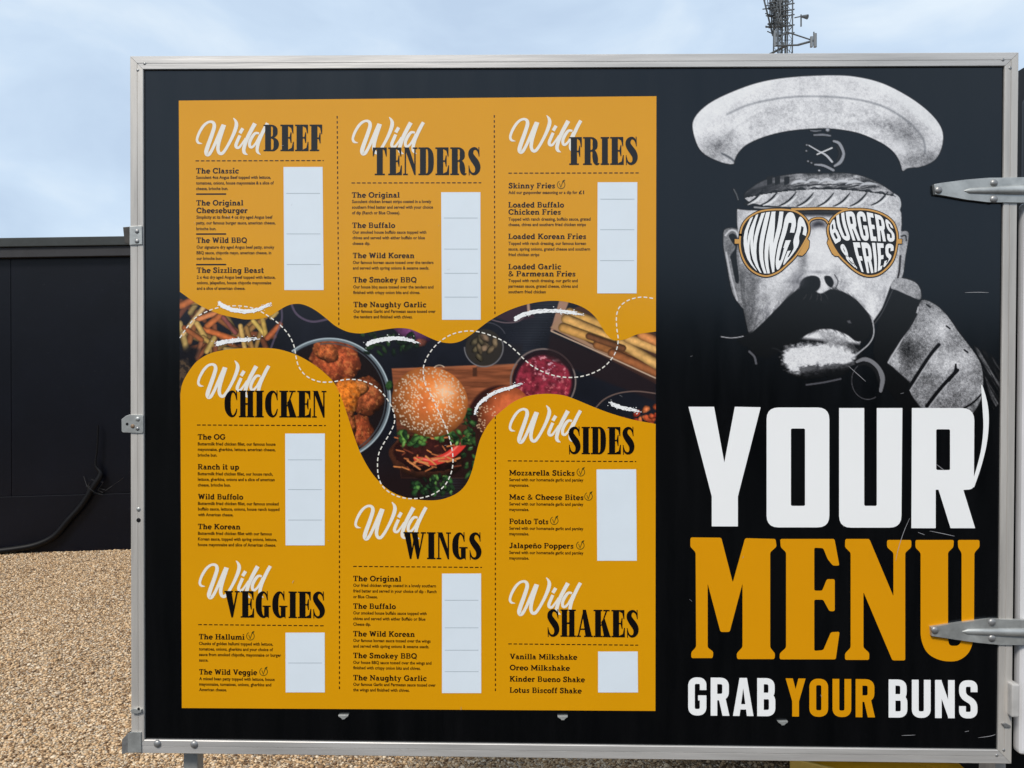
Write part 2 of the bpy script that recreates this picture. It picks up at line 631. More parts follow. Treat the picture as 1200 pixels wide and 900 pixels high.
mk = (mast_p(921, 40)[0] - mast_p(920, 40)[0])            # metres to a photo pixel there
bx = mast_p(918, 40)
mast = empty('radio_mast', (bx[0], MD, 0))
tag(mast, 'tall grey lattice radio mast with clustered antennas rising behind the board', 'mast')
hx, ztop = 8.2 * mk, mast_p(918, -60)[2]
cxm = mast_p(917.5, 40)[0]
bm = bmesh.new()
legs = [(cxm - hx, MD - hx), (cxm + hx, MD - hx), (cxm + hx, MD + hx), (cxm - hx, MD + hx)]
for lx, ly in legs:
    add_bar(bm, (lx, ly, 0), (lx, ly, ztop), 0.06, 6)
step = 1.15
nz_ = int(ztop / step)
for i in range(nz_):
    z0, z1 = i * step, (i + 1) * step
    for k in range(4):
        a, b = legs[k], legs[(k + 1) % 4]
        add_bar(bm, (a[0], a[1], z1), (b[0], b[1], z1), 0.026, 4)
        if i % 2: a, b = b, a
        add_bar(bm, (a[0], a[1], z0), (b[0], b[1], z1), 0.026, 4)
for yy in (0, 8, 15, 21, 33, 42):
    a, b = mast_p(910, yy + 3), mast_p(928, yy)
    add_bar(bm, (a[0], MD - hx, a[2]), (b[0], MD - hx, b[2]), 0.06, 5)
bm_obj('lattice', bm, M_MAST, mast)
# cables and ladder inside
bm = bmesh.new()
for q in (-0.55, -0.35, -0.2, 0.15, 0.3, 0.5):
    add_bar(bm, (cxm + q * hx, MD - hx * 0.4, 0), (cxm + q * hx, MD - hx * 0.4, ztop), 0.045, 5)
bm_obj('cable_run', bm, M_MAST, mast)
# tapering cluster of antennas on the left side
bm = bmesh.new()
zlo, zhi = mast_p(910, 38)[2], ztop
for k in range(210):
    f = rng.random() ** 0.8
    z = zlo + (zhi - zlo) * f
    wl = (2 + 15 * f * 1.3) * mk
    x = cxm - hx + rng.uniform(-0.95, 0.6) * wl
    y = MD + rng.uniform(-1.2, 1.2)
    L = rng.uniform(0.3, 1.1)
    add_bar(bm, (x, y, z), (x, y, z + L), rng.uniform(0.02, 0.07), 5)
    if k % 3 == 0:
        add_bar(bm, (x - 0.5, y, z), (x + 0.8, y + 0.4, z + rng.uniform(-0.4, 0.4)), 0.05, 4)
    if k % 2 == 0:
        add_bar(bm, (cxm - hx, MD - hx, z + 0.3), (x, y, z + 0.3), 0.035, 4)
a0, a1 = mast_p(909.5, 37), mast_p(893, -30)
for dy in (-0.8, 0.8):
    add_bar(bm, (a0[0], MD + dy, a0[2]), (a1[0], MD + dy, a1[2]), 0.075, 5)
    add_bar(bm, (a0[0] + .5, MD + dy, a0[2]), (a1[0] + 1.2, MD + dy, a1[2]), 0.05, 5)
for k in range(12):
    t = k / 12
    p = a0 * (1 - t) + a1 * t
    add_bar(bm, (p[0] - 0.35, MD - 0.9, p[2]), (cxm, MD - 0.9, p[2] + 0.15), 0.05, 4)
    add_bar(bm, (p[0], MD - 0.8, p[2]), (p[0] + 0.9, MD + 0.8, p[2] + 0.5), 0.05, 4)
bm_obj('antenna_cluster', bm, M_MAST, mast)
# platform with headframe arms
bm = bmesh.new()
pz0, pz1 = mast_p(918, 59)[2], mast_p(918, 44)[2]


def mb(x0, y0, x1, y1, r, dy0=0.0, dy1=0.0):
    a, b = mast_p(x0, y0), mast_p(x1, y1)
    add_bar(bm, (a[0], MD + dy0, a[2]), (b[0], MD + dy1, b[2]), r, 5)


mb(904, 46, 916, 43, 0.05, -1)
mb(916, 43.5, 948, 54, 0.06, -1, -1)
mb(916, 43.5, 905, 57, 0.08, -1, -1)
mb(902, 60, 930, 59, 0.08, -1, -1)
mb(930, 59, 948, 54, 0.10, -1, -1)
mb(911, 53, 914, 60, 0.06, -1, -1)
mb(902, 60, 916, 60, 0.1, 1, -1)
mb(902, 60, 902, 46, 0.06, -1, -1)
mb(904, 46, 902, 46, 0.06, -1, -1)
bm_obj('headframe', bm, M_MAST, mast)
for (x0, y0, x1, y1, r) in ((903, 43, 903, 61, .09), (905.4, 40, 905.4, 60, .06), (949.3, 46.5, 949.3, 62, .14), (945, 50, 945, 62, .12), (947.8, 44.5, 947.8, 60, .06)):
    bm = bmesh.new()
    a, b = mast_p(x0, y0), mast_p(x1, y1)
    add_bar(bm, (a[0], MD - 1.1, a[2]), (b[0], MD - 1.1, b[2]), r, 8)
    bm_obj('panel_antenna', bm, M_MASTLT if r > .08 else M_MAST, mast)
bm = bmesh.new()
mb(933.5, 24, 933.5, 37.5, 0.07, -1, -1)
mb(926, 27.5, 933.5, 26, 0.05, -1, -1)
bm_obj('dish_arm', bm, M_MAST, mast)
bm = bmesh.new()
a, b = mast_p(935, 26), mast_p(939.5, 28.5)
add_bar(bm, (a[0], MD - 1, a[2]), (b[0], MD - 1.3, b[2]), 0.10, 10, 0.20)
bm_obj('dish', bm, M_MAST, mast)

# ------------------------------------------------------------------ catering trailer the board is hinged to
XR = on_y(1196.8, 700)[0]
tr = empty('catering_trailer', (XR + 0.7, 0.9, 0))
tag(tr, 'white and black catering trailer whose edge shows right of the menu board', 'trailer')
zb = on_y(1191, 886)[2]
zh = on_y(1199, 236)[2]
zu = on_y(1195, 84)[2]
box('side_panel', XR, XR + 1.4, 0.0, 0.03, zb, zh, M_TRAILER, tr, bevel=0.012, seg=3)
box('side_panel', XR + 0.012, XR + 1.4, 0.005, 0.04, zh + 0.05, zu - 0.05, M_TRAILDK, tr, bevel=0.012, seg=3)
bm = bmesh.new()
xs = on_y(1194.5, 150, 0.06)[0]
zs = on_y(1194.5, 82, 0.06)[2]
vsl = [(xs, zs), (xs + 0.03, zs - 0.022), (xs + 0.03, zh - 0.3), (xs, zh - 0.3)]
A = [bm.verts.new((x, 0.045, z)) for x, z in vsl]
B = [bm.verts.new((x, 0.12, z)) for x, z in vsl]
for k in range(4): bm.faces.new((A[k], A[(k + 1) % 4], B[(k + 1) % 4], B[k]))
bm.faces.new(A[::-1]); bm.faces.new(B)
bm_obj('rubber_seal', bm, M_RUBBER, tr)
box('body', 0.34, XR + 1.4, 0.93, 2.6, 0.34, 2.0, M_TRAILDK, tr, bevel=0.02)
box('light_blocker', 0.36, XR + 1.4, 2.5, 2.53, 0.03, 0.339, M_TRAILDK, tr)  # added out of sight to block light from behind and darken the underside
box('light_blocker', 0.36, 0.39, 1.25, 2.499, 0.03, 0.339, M_TRAILDK, tr)  # added side piece, also keeps light from under the body
box('gap_shade_block', PW / 2 + 0.014, XR + 0.2, 0.14, 0.299, 0.5, zh + 0.02, M_DARKHOLE, tr)  # near-black block standing in for the shade in the gap
box('door_jamb', PW / 2 - 0.012, PW / 2 + 0.014, 0.036, 0.10, PB - 0.62, zh + 0.035, M_ALU_V, tr, bevel=0.003)
# white hinge stop
p0, p1 = on_y(1185.8, 802, -0.02), on_y(1195.2, 841, -0.02)
box('hinge_stop', p0[0], p1[0], -0.02, 0.05, p1[2], p0[2], simple('dull_white_plastic', (0.42, 0.41, 0.40), 0.5, var=0.15, scale=30), tr, bevel=0.004)

# yellow board under the trailer
q = [on_z(925, 890.5, 0.10), on_z(1165, 893, 0.10)]
yb = empty('floor_ramp', ((q[0][0] + q[1][0]) / 2, q[0][1] - 0.2, 0))
tag(yb, 'yellow ramp lying on the gravel below the menu board', 'ramp')
qx0, qx1, qy = q[0][0], q[1][0], q[0][1]


def ramp_piece(name, xa, xb, z0, z1, near, mat):
    """slanting slab: its near edge lies to the right of its far edge"""
    sk = 0.084 / 0.048
    bm = bmesh.new()
    tp = [(xa, qy, z1), (xb, qy, z1), (xb + near * sk, qy - near, z1), (xa + near * sk, qy - near, z1)]
    A = [bm.verts.new(v) for v in tp]
    B = [bm.verts.new((v[0], v[1], z0)) for v in tp]
    for k in range(4): bm.faces.new((A[k], A[(k + 1) % 4], B[(k + 1) % 4], B[k]))
    bm.faces.new(A[::-1]); bm.faces.new(B)
    bm_obj(name, bm, mat, yb, bevel=0.004)


xm = qx0 + (qx1 - qx0) * 0.58
ramp_piece('ramp_plate', qx0 + 0.03, xm - 0.003, 0.002, 0.10, 0.42, M_YBOX)
ramp_piece('ramp_plate', xm + 0.003, qx1, 0.002, 0.10, 0.42, M_YBOX)
ramp_piece('ramp_edge', qx0, qx0 + 0.027, 0.002, 0.108, 0.42, simple('pale_yellow_trim', (0.80, 0.50, 0.10), 0.5, var=0.15, scale=20))

# ------------------------------------------------------------------ the hinged menu board: frame and panel
door = empty('menu_board', (0, 0, PB))
tag(door, 'large aluminium framed black menu board printed with a yellow menu, hinged to the trailer', 'menu board')
HX = PW / 2
Z0, Z1 = PB, PB + PH
FWD = 0.0315
box('panel', -HX + 0.012, HX - 0.012, 0.0, 0.02, Z0 + 0.012, Z1 - 0.012, M_BLACK, door)
prof = [(0.0, 0.034), (0.0, -0.004), (0.0012, -0.0052), (0.0165, -0.0052), (0.0170, -0.0042), (0.0178, -0.0042), (0.0183, -0.0056),
        (FWD - 0.0012, -0.0056), (FWD, -0.0044), (FWD, 0.0005), (0.016, 0.0005), (0.016, 0.034)]
prof = [(w, y) for w, y in prof[:10]] + [(FWD, 0.034)]
corn = [(-HX, Z1), (HX, Z1), (HX, Z0), (-HX, Z0)]
inw = [(1, -1), (-1, -1), (-1, 1), (1, 1)]
g = 0.0004
for k in range(4):
    a, b = corn[k], corn[(k + 1) % 4]
    ia, ib = inw[k], inw[(k + 1) % 4]
    dx, dz = np.sign(b[0] - a[0]), np.sign(b[1] - a[1])
    bm = bmesh.new()
    A = [bm.verts.new((a[0] + ia[0] * w + dx * g, y, a[1] + ia[1] * w + dz * g)) for w, y in prof]
    B = [bm.verts.new((b[0] + ib[0] * w - dx * g, y, b[1] + ib[1] * w - dz * g)) for w, y in prof]
    n = len(prof)
    for i in range(n):
        bm.faces.new((A[i], A[(i + 1) % n], B[(i + 1) % n], B[i]))
    bm.faces.new(A[::-1]); bm.faces.new(B)
    bm_obj('frame_rail', bm, M_ALU_H if k % 2 == 0 else M_ALU_V, door)


def bolt(px, py, r, h, mat=M_BOLT, base=-0.0056, parent=None, name='rivet'):
    c = on_y(px, py, base)
    rr = r * 0.002
    return dome(name, (c[0], base + 0.0002, c[2]), rr, h, mat, parent or door)


for px, py, r in ((169.5, 74.5, 1.8), (161.5, 82, 1.8), (1175.3, 70, 2.0), (1183.8, 79.5, 2.0), (1168.2, 885.2, 1.8), (1176.3, 879, 1.8)):
    bolt(px, py, r, 0.0016)
for px, py, r in ((184.6, 871.4, 4.6), (227.6, 872.2, 4.6)):
    bolt(px, py, r, 0.006, name='dome_bolt')
bolt(162.4, 596.8, 2.7, 0.003, M_GALV)
bolt(162.4, 609.6, 2.7, 0.002, M_DARKHOLE, name='painted_screw_hole')  # dark dome, its colour stands in for the shade in a hole


def plate(name, pts, y0, y1, mat, parent, bevel=0.0008, rib=None):
    """flat plate traced on the board's front, y0 the front face, y1 the back"""
    bm = bmesh.new()
    P = [on_y(x, y, 0.0) for x, y in pts]
    A = [bm.verts.new((p[0], y0, p[2])) for p in P]
    B = [bm.verts.new((p[0], y1, p[2])) for p in P]
    n = len(P)
    bm.faces.new(A)
    bm.faces.new(B[::-1])
    for k in range(n): bm.faces.new((A[k], B[k], B[(k + 1) % n], A[(k + 1) % n]))
    return bm_obj(name, bm, mat, parent, bevel=bevel, seg=2)


M_DARKSTEEL = simple('dark_steel', (0.06, 0.055, 0.05), 0.5, metal=0.5, var=0.3, scale=50)  # darker steel tone, for the upper latch lip's black inside
# latch plates on the left rail
lp = plate('latch_plate', [(154, 265.8), (168.4, 265.2), (168.6, 287.2), (154, 287.8)], -0.0085, -0.0058, M_GALV, door)
bolt(160.5, 271, 2.8, 0.003, M_BOLT, -0.0085, lp)
bolt(160.5, 282.6, 2.8, 0.003, M_BOLT, -0.0085, lp)
bm = bmesh.new()
pts = [(145, 266.5), (153.8, 265.8), (153.8, 287.5), (147, 285)]
P = [on_y(x, y, 0) for x, y in pts]
A = [bm.verts.new((p[0], -0.004, p[2])) for p in P]
B = [bm.verts.new((p[0], 0.022, p[2])) for p in P]
bm.faces.new(A); bm.faces.new(B[::-1])
for k in range(4): bm.faces.new((A[k], B[k], B[(k + 1) % 4], A[(k + 1) % 4]))
bm_obj('latch_lip', bm, M_DARKSTEEL, lp, bevel=0.0012)
lp = plate('latch_plate', [(144.6, 491), (150, 487), (153.8, 485.6), (168.8, 485.8), (170, 487), (170, 506.4), (168, 507.4), (146, 506.4), (144.8, 505)], -0.0085, -0.0058, M_GALV, door)
bolt(161.4, 491, 2.8, 0.003, M_GALV, -0.0085, lp)
bolt(161.2, 502.4, 2.4, 0.003, M_BOLT, -0.0085, lp)
bolt(149, 497, 1.9, 0.0006, M_DARKHOLE, -0.0085, lp, 'painted_slot')  # shallow dark dome painted as a shaded slot
bolt(155.5, 499.5, 2.6, 0.003, simple('rusty_steel', (0.22, 0.15, 0.10), 0.6, metal=0.4), -0.0085, lp)
lp = plate('latch_plate', [(154, 856.5), (158, 855.8), (167.4, 856), (167.6, 879.5), (152, 880.2), (152, 858)], -0.0088, -0.0058, M_GALV, door)
bm = bmesh.new()
pts = [(144.3, 865.5), (152, 857), (152, 880), (148, 881.5), (144.3, 882.5)]
P = [on_y(x, y, 0) for x, y in pts]
A = [bm.verts.new((p[0], -0.006, p[2])) for p in P]
B = [bm.verts.new((p[0], 0.02, p[2])) for p in P]
bm.faces.new(A); bm.faces.new(B[::-1])
for k in range(5): bm.faces.new((A[k], B[k], B[(k + 1) % 5], A[(k + 1) % 5]))
bm_obj('latch_lip', bm, M_BOLT, lp, bevel=0.0012)
plate('tie_clip', [(156, 829.5), (160, 827.8), (168.5, 829.2), (168.6, 832), (164, 833.8), (157.5, 833.6)], -0.012, -0.0058, M_GALV, door)
bolt(162.5, 830.8, 1.6, 0.002, M_DARKHOLE, -0.012)
plate('tie_clip', [(1171, 846), (1176, 845.2), (1182, 848.6), (1180, 850.2), (1174, 849.6)], -0.010, -0.0058, M_BOLT, door)

# little steel staples along the panel's foot
for px, py in ((403, 839), (659.2, 840), (916.3, 846)):
    st = plate('staple', [(px - 6, py - 2.2), (px + 6, py - 2.4), (px + 5.6, py - 0.6), (px + 2.8, py + 0.2), (px + 1.8, py + 2.4), (px - 1.4, py + 2.6), (px - 2.4, py + 0.3), (px - 5.4, py - 0.5)], -0.007, 0.0005, M_GALV, door)


# strap hinges
def hinge(outline, ribs, rivets):
    h = plate('hinge_strap', outline, -0.0095, 0.0005, M_GALV, door, bevel=0.0012)
    V, Fc = [], []
    n = 8
    for i, (x, yc, hw, ht) in enumerate(ribs):
        for k in range(n + 1):
            t = math.pi * k / n
            p = on_y(x, yc - hw * math.cos(t), 0)
            V.append((p[0], -0.0093 - ht * math.sin(t), p[2]))
    for i in range(len(ribs) - 1):
        for k in range(n):
            a = i * (n + 1) + k
            Fc.append((a, a + n + 1, a + n + 2, a + 1))
    link('rib', V, Fc, M_GALV, h, smooth=True)
    for px, py in rivets:
        bolt(px, py, 4.4, 0.005, M_BOLT, -0.0095, h)
    return h


hinge([(1092, 217), (1100, 215.6), (1130, 211.6), (1155, 209.6), (1260, 207.6), (1260, 239.5), (1155, 238), (1130, 235), (1110, 231.4), (1093.5, 229)],
      [(1127, 224.8, 0.6, 0.0005), (1133, 224.8, 3.2, 0.004), (1160, 224.4, 4.4, 0.006), (1185, 224, 5.4, 0.008), (1260, 223.6, 6.2, 0.009)],
      [(1099.8, 222.8), (1164.8, 214.6), (1164.6, 233.4)])
hinge([(1088.5, 733.3), (1105, 730.8), (1135, 726.6), (1159, 724), (1260, 727), (1260, 755), (1169, 754), (1142, 751.4), (1115, 747.6), (1089.5, 744)],
      [(1125, 738.6, 0.6, 0.0005), (1131, 738.6, 3.2, 0.004), (1160, 738.8, 4.0, 0.006), (1185, 739.2, 4.8, 0.008), (1260, 740, 5.4, 0.009)],
      [(1095.5, 738.4), (1162.3, 729.2), (1162.3, 747.8)])
# legs under the board
lx0, lx1 = on_y(208, 890, 0.006)[0], on_y(225, 890, 0.006)[0]
box('support_leg', lx0, lx1, 0.036, 0.036 + (lx1 - lx0), 0.0, Z0 + 0.05, M_GALV, door, bevel=0.003)

# ------------------------------------------------------------------ printing on the board
LAY = 0.0003                                 # thickness of one printed film


class Ink:
    """flat printed shapes on the board's face; each shape a hair above the one before where they lap"""
    def __init__(self, layer):
        self.v, self.f, self.y, self.k = [], [], -LAY * layer, 0

    def poly(self, pts, holes=(), px=True, step=True):
        loops = [list(pts)] + [list(h) for h in holes]
        co = [(XZ(*p) if px else p) for l in loops for p in l]
        tl, i = [], 0
        for l in loops:
            tl.append([Vector((co[i + j][0], co[i + j][1], 0)) for j in range(len(l))])
            i += len(l)
        tris = tessellate_polygon(tl)
        b = len(self.v)
        y = self.y - 0.00001 * (self.k % 12)
        if step: self.k += 1
        self.v += [(c[0], y, c[1]) for c in co]
        for t in tris:
            a0, a1, a2 = (Vector(co[j]) for j in t)
            if abs((a1 - a0).cross(a2 - a0)) < 1e-12: continue
            t = tuple(t) if (a1 - a0).cross(a2 - a0) > 0 else tuple(t)[::-1]
            self.f.append(tuple(b + j for j in t))

    def quads(self, qs, px=True):
        y = self.y - 0.00001 * (self.k % 12)
        self.k += 1
        for qd in qs:
            co = [(XZ(*p) if px else p) for p in qd]
            b = len(self.v)
            self.v += [(c[0], y, c[1]) for c in co]
            ar = sum(co[i][0] * co[(i + 1) % len(co)][1] - co[(i + 1) % len(co)][0] * co[i][1] for i in range(len(co)))
            idx = list(range(b, b + len(co)))
            self.f.append(tuple(idx if ar > 0 else idx[::-1]))

    def build(self, name, mat, parent):
        return link(name, self.v, self.f, mat, parent)


def ribbon(pts, widths, cap=0):
    """quads along a polyline of given widths (lists), mitred"""
    p = np.array(pts, float)
    w = np.array(widths, float) * np.ones(len(p))
    n = len(p)
    L, R = [], []
    for i in range(n):
        d0 = p[i] - p[i - 1] if i > 0 else p[1] - p[0]
        d1 = p[i + 1] - p[i] if i < n - 1 else p[-1] - p[-2]
        d0 = d0 / (np.linalg.norm(d0) + 1e-9)
        d1 = d1 / (np.linalg.norm(d1) + 1e-9)
        n0, n1 = np.array([-d0[1], d0[0]]), np.array([-d1[1], d1[0]])
        b = n0 + n1
        lb = np.linalg.norm(b)
        if lb < 0.3: b, lb = n1, 1
        b = b / lb
        c = max(0.45, np.dot(b, n1))
        L.append(p[i] + b * w[i] / 2 / c)
        R.append(p[i] - b * w[i] / 2 / c)
    return [[tuple(L[i]), tuple(R[i]), tuple(R[i + 1]), tuple(L[i + 1])] for i in range(n - 1)]


def smooth_ribbon(pw, n=5):
    c = catmull(pw, n)
    return ribbon(c[:, :2], np.maximum(c[:, 2], 0.01))


def fillet(pts, r, n=5):
    """closed polygon with its corners rounded"""
    p = [np.array(q[:2], float) for q in pts]
    N = len(p)
    out = []
    for i in range(N):
        ri = pts[i][2] if len(pts[i]) > 2 else r
        a, b, c = p[i - 1], p[i], p[(i + 1) % N]
        la, lc = np.linalg.norm(a - b), np.linalg.norm(c - b)
        k = min(ri, la * 0.49, lc * 0.49)
        if k < 0.2:
            out.append(tuple(b)); continue
        s, e_ = b + (a - b) / la * k, b + (c - b) / lc * k
        for j in range(n + 1):
            t = j / n
            out.append(tuple((1 - t) ** 2 * s + 2 * t * (1 - t) * b + t * t * e_))
    return out


def round_path(pts, r, n=4):
    p = [np.array(q, float) for q in pts]
    out = [p[0]]
    for i in range(1, len(p) - 1):
        a, b, c = p[i - 1], p[i], p[i + 1]
        la, lc = np.linalg.norm(a - b), np.linalg.norm(c - b)
        k = min(r, la * 0.499, lc * 0.499)
        s, e_ = b + (a - b) / la * k, b + (c - b) / lc * k
        for j in range(n + 1):
            t = j / n
            out.append((1 - t) ** 2 * s + 2 * t * (1 - t) * b + t * t * e_)
    out.append(p[-1])
    return out


# ---- glyph sets: every glyph is (advance, [shape, ...]); a shape is a list of polygons laid side by side
def Rc(x0, y0, x1, y1): return [[(x0, y0), (x1, y0), (x1, y1), (x0, y1)]]
def Pg(*p): return [list(p)]
def Vr(*pw): return smooth_ribbon(pw, 5)


def mirror(shape, ax): return [[(2 * ax - x, y) for x, y in p] for p in shape]


FAT = {
    'T': (57, [Rc(17, 0, 39, 96), Rc(2, 94, 54, 100), Pg((2, 95), (2, 68), (5, 68), (11, 90), (18, 95)), Pg((54, 95), (54, 68), (51, 68), (45, 90), (38, 95)), Rc(9, 0, 47, 5)]),
    'E': (54, [Rc(7, 0, 30, 100), Rc(1, 95, 50, 100), Rc(1, 0, 52, 5), Pg((50, 96), (50, 67), (47, 67), (42, 88), (30, 95)), Pg((52, 4), (52, 35), (49, 35), (44, 12), (30, 5)), Rc(29, 48, 41, 53), Pg((43, 71), (43, 31), (40, 31), (36, 48), (36, 53), (40, 71))]),
    'F': (50, [Rc(7, 0, 30, 100), Rc(1, 95, 48, 100), Rc(1, 0, 37, 5), Pg((48, 96), (48, 64), (45, 64), (40, 88), (30, 95)), Rc(29, 46, 40, 51), Pg((42, 69), (42, 29), (39, 29), (35, 46), (35, 51), (39, 69))]),
    'H': (60, [Rc(6, 0, 26, 100), Rc(34, 0, 54, 100), Rc(1, 95, 29, 100), Rc(31, 95, 59, 100), Rc(1, 0, 29, 5), Rc(31, 0, 59, 5), Rc(25, 47, 35, 53)]),
    'I': (34, [Rc(6, 0, 28, 100), Rc(1, 95, 33, 100), Rc(1, 0, 33, 5)]),
    'N': (56, [Rc(7, 0, 12, 97), Rc(1, 0, 19, 5), Pg((1, 100), (23, 100), (48, 24), (48, 0), (43, 0), (7, 97)), Rc(43, 10, 48, 100), Rc(37, 95, 55, 100)]),
    'D': (62, [Rc(7, 0, 29, 100), Rc(1, 95, 30, 100), Rc(1, 0, 30, 5), Vr((28, 97.5, 5), (38, 95, 9), (46, 80, 18), (48, 50, 21), (46, 20, 18), (38, 5, 9), (28, 2.5, 5))]),
    'R': (64, [Rc(7, 0, 29, 100), Rc(1, 95, 30, 100), Rc(1, 0, 34, 5), Vr((28, 97.5, 5), (38, 95, 8), (45, 85, 17), (46, 74, 19), (45, 63, 17), (38, 53, 8), (28, 50, 5)), Vr((36, 51, 6), (43, 44, 15), (46, 28, 20), (48, 12, 18), (53, 3, 9), (62, 5, 3))]),
    'B': (62, [Rc(7, 0, 29, 100), Rc(1, 95, 30, 100), Rc(1, 0, 30, 5), Vr((28, 97.5, 5), (37, 95, 8), (44, 86, 16), (45, 75, 18), (44, 64, 16), (37, 54, 8), (28, 51, 5)), Vr((28, 51, 5), (39, 48, 8), (47, 38, 17), (49, 27, 20), (47, 15, 17), (39, 4, 8), (28, 2.5, 5))]),
    'S': (50, [Pg((41, 101), (44, 101), (45, 67), (42, 67)), Vr((43, 72, 3), (40, 86, 6), (32, 95, 8), (22, 95, 11), (14, 86, 17), (13, 73, 20), (21, 59, 23), (32, 44, 24), (38, 30, 21), (37, 16, 17), (30, 6, 11), (20, 4, 8), (11, 11, 6), (6, 28, 3)), Pg((5, -1), (8, -1), (7, 34), (4, 34))]),
    'C': (54, [Pg((46, 101), (49, 101), (50, 64), (47, 64)), Vr((48, 68, 3), (44, 86, 6), (35, 96, 7), (24, 91, 14), (16, 74, 21), (14, 50, 23), (16, 26, 21), (24, 9, 14), (35, 4, 7), (44, 14, 6), (49, 32, 3))]),
    'G': (62, [Pg((45, 101), (48, 101), (49, 66), (46, 66)), Vr((47, 68, 3), (43, 86, 6), (34, 96, 7), (24, 91, 14), (16, 74, 21), (14, 50, 23), (16, 26, 21), (24, 9, 14), (34, 3, 8), (42, 8, 9)), Rc(35, 3, 53, 44), Rc(29, 41, 60, 46), Pg((49, 4), (53, 4), (53, -1), (51, -1))]),
    'K': (66, [Rc(7, 0, 29, 100), Rc(1, 95, 34, 100), Rc(1, 0, 34, 5), Pg((28, 40), (33, 44), (53, 96), (47, 96)), Rc(38, 95, 62, 100), Pg((30, 55), (42, 72), (64, 4), (40, 4)), Rc(35, 0, 66, 5)]),
    'V': (60, [Pg((4, 97), (28, 97), (38, 28), (33, 0), (27, 0)), Pg((30, 0), (33, 0), (52, 97), (46, 97), (33, 30)), Rc(0, 95, 33, 100), Rc(40, 95, 59, 100)]),
    'W': (86, [Pg((3, 97), (25, 97), (34, 28), (30, 0), (24, 0)), Pg((27, 0), (30, 0), (42, 66), (38, 76)), Pg((31, 97), (53, 97), (62, 28), (57, 0), (51, 0)), Pg((54, 0), (57, 0), (77, 97), (71, 97)), Rc(0, 95, 58, 100), Rc(65, 95, 84, 100)]),
    'A': (62, [Pg((5, 4), (10, 4), (28, 84), (26, 100)), Pg((24, 100), (36, 100), (58, 4), (34, 4), (23, 80)), Rc(0, 0, 17, 5), Rc(29, 0, 62, 5), Rc(12, 26, 34, 31)]),
}
S_ = 20.5


def ell(cx, cy, rx, ry, a0=0, a1=360, w=S_, n=18):
    t = [math.radians(a0 + (a1 - a0) * i / n) for i in range(n + 1)]
    return ribbon([(cx + rx * math.cos(a), cy + ry * math.sin(a)) for a in t], w)


def vst(x, y0, y1, w=S_): return Rc(x - w / 2, y0, x + w / 2, y1)
def srf(x, y, h): return Rc(x - h, y, x + h, y + 12)
def stroke(*p, w=S_): return ribbon(p, w)
def arc_path(*p, w=S_): return ribbon(catmull(p, 5), w)


def arch(x0, x1): return arc_path((x0, 44), (x0 + 8, 57), ((x0 + x1) / 2 + 3, 61), (x1 - 3, 54), (x1, 40), (x1, 0))


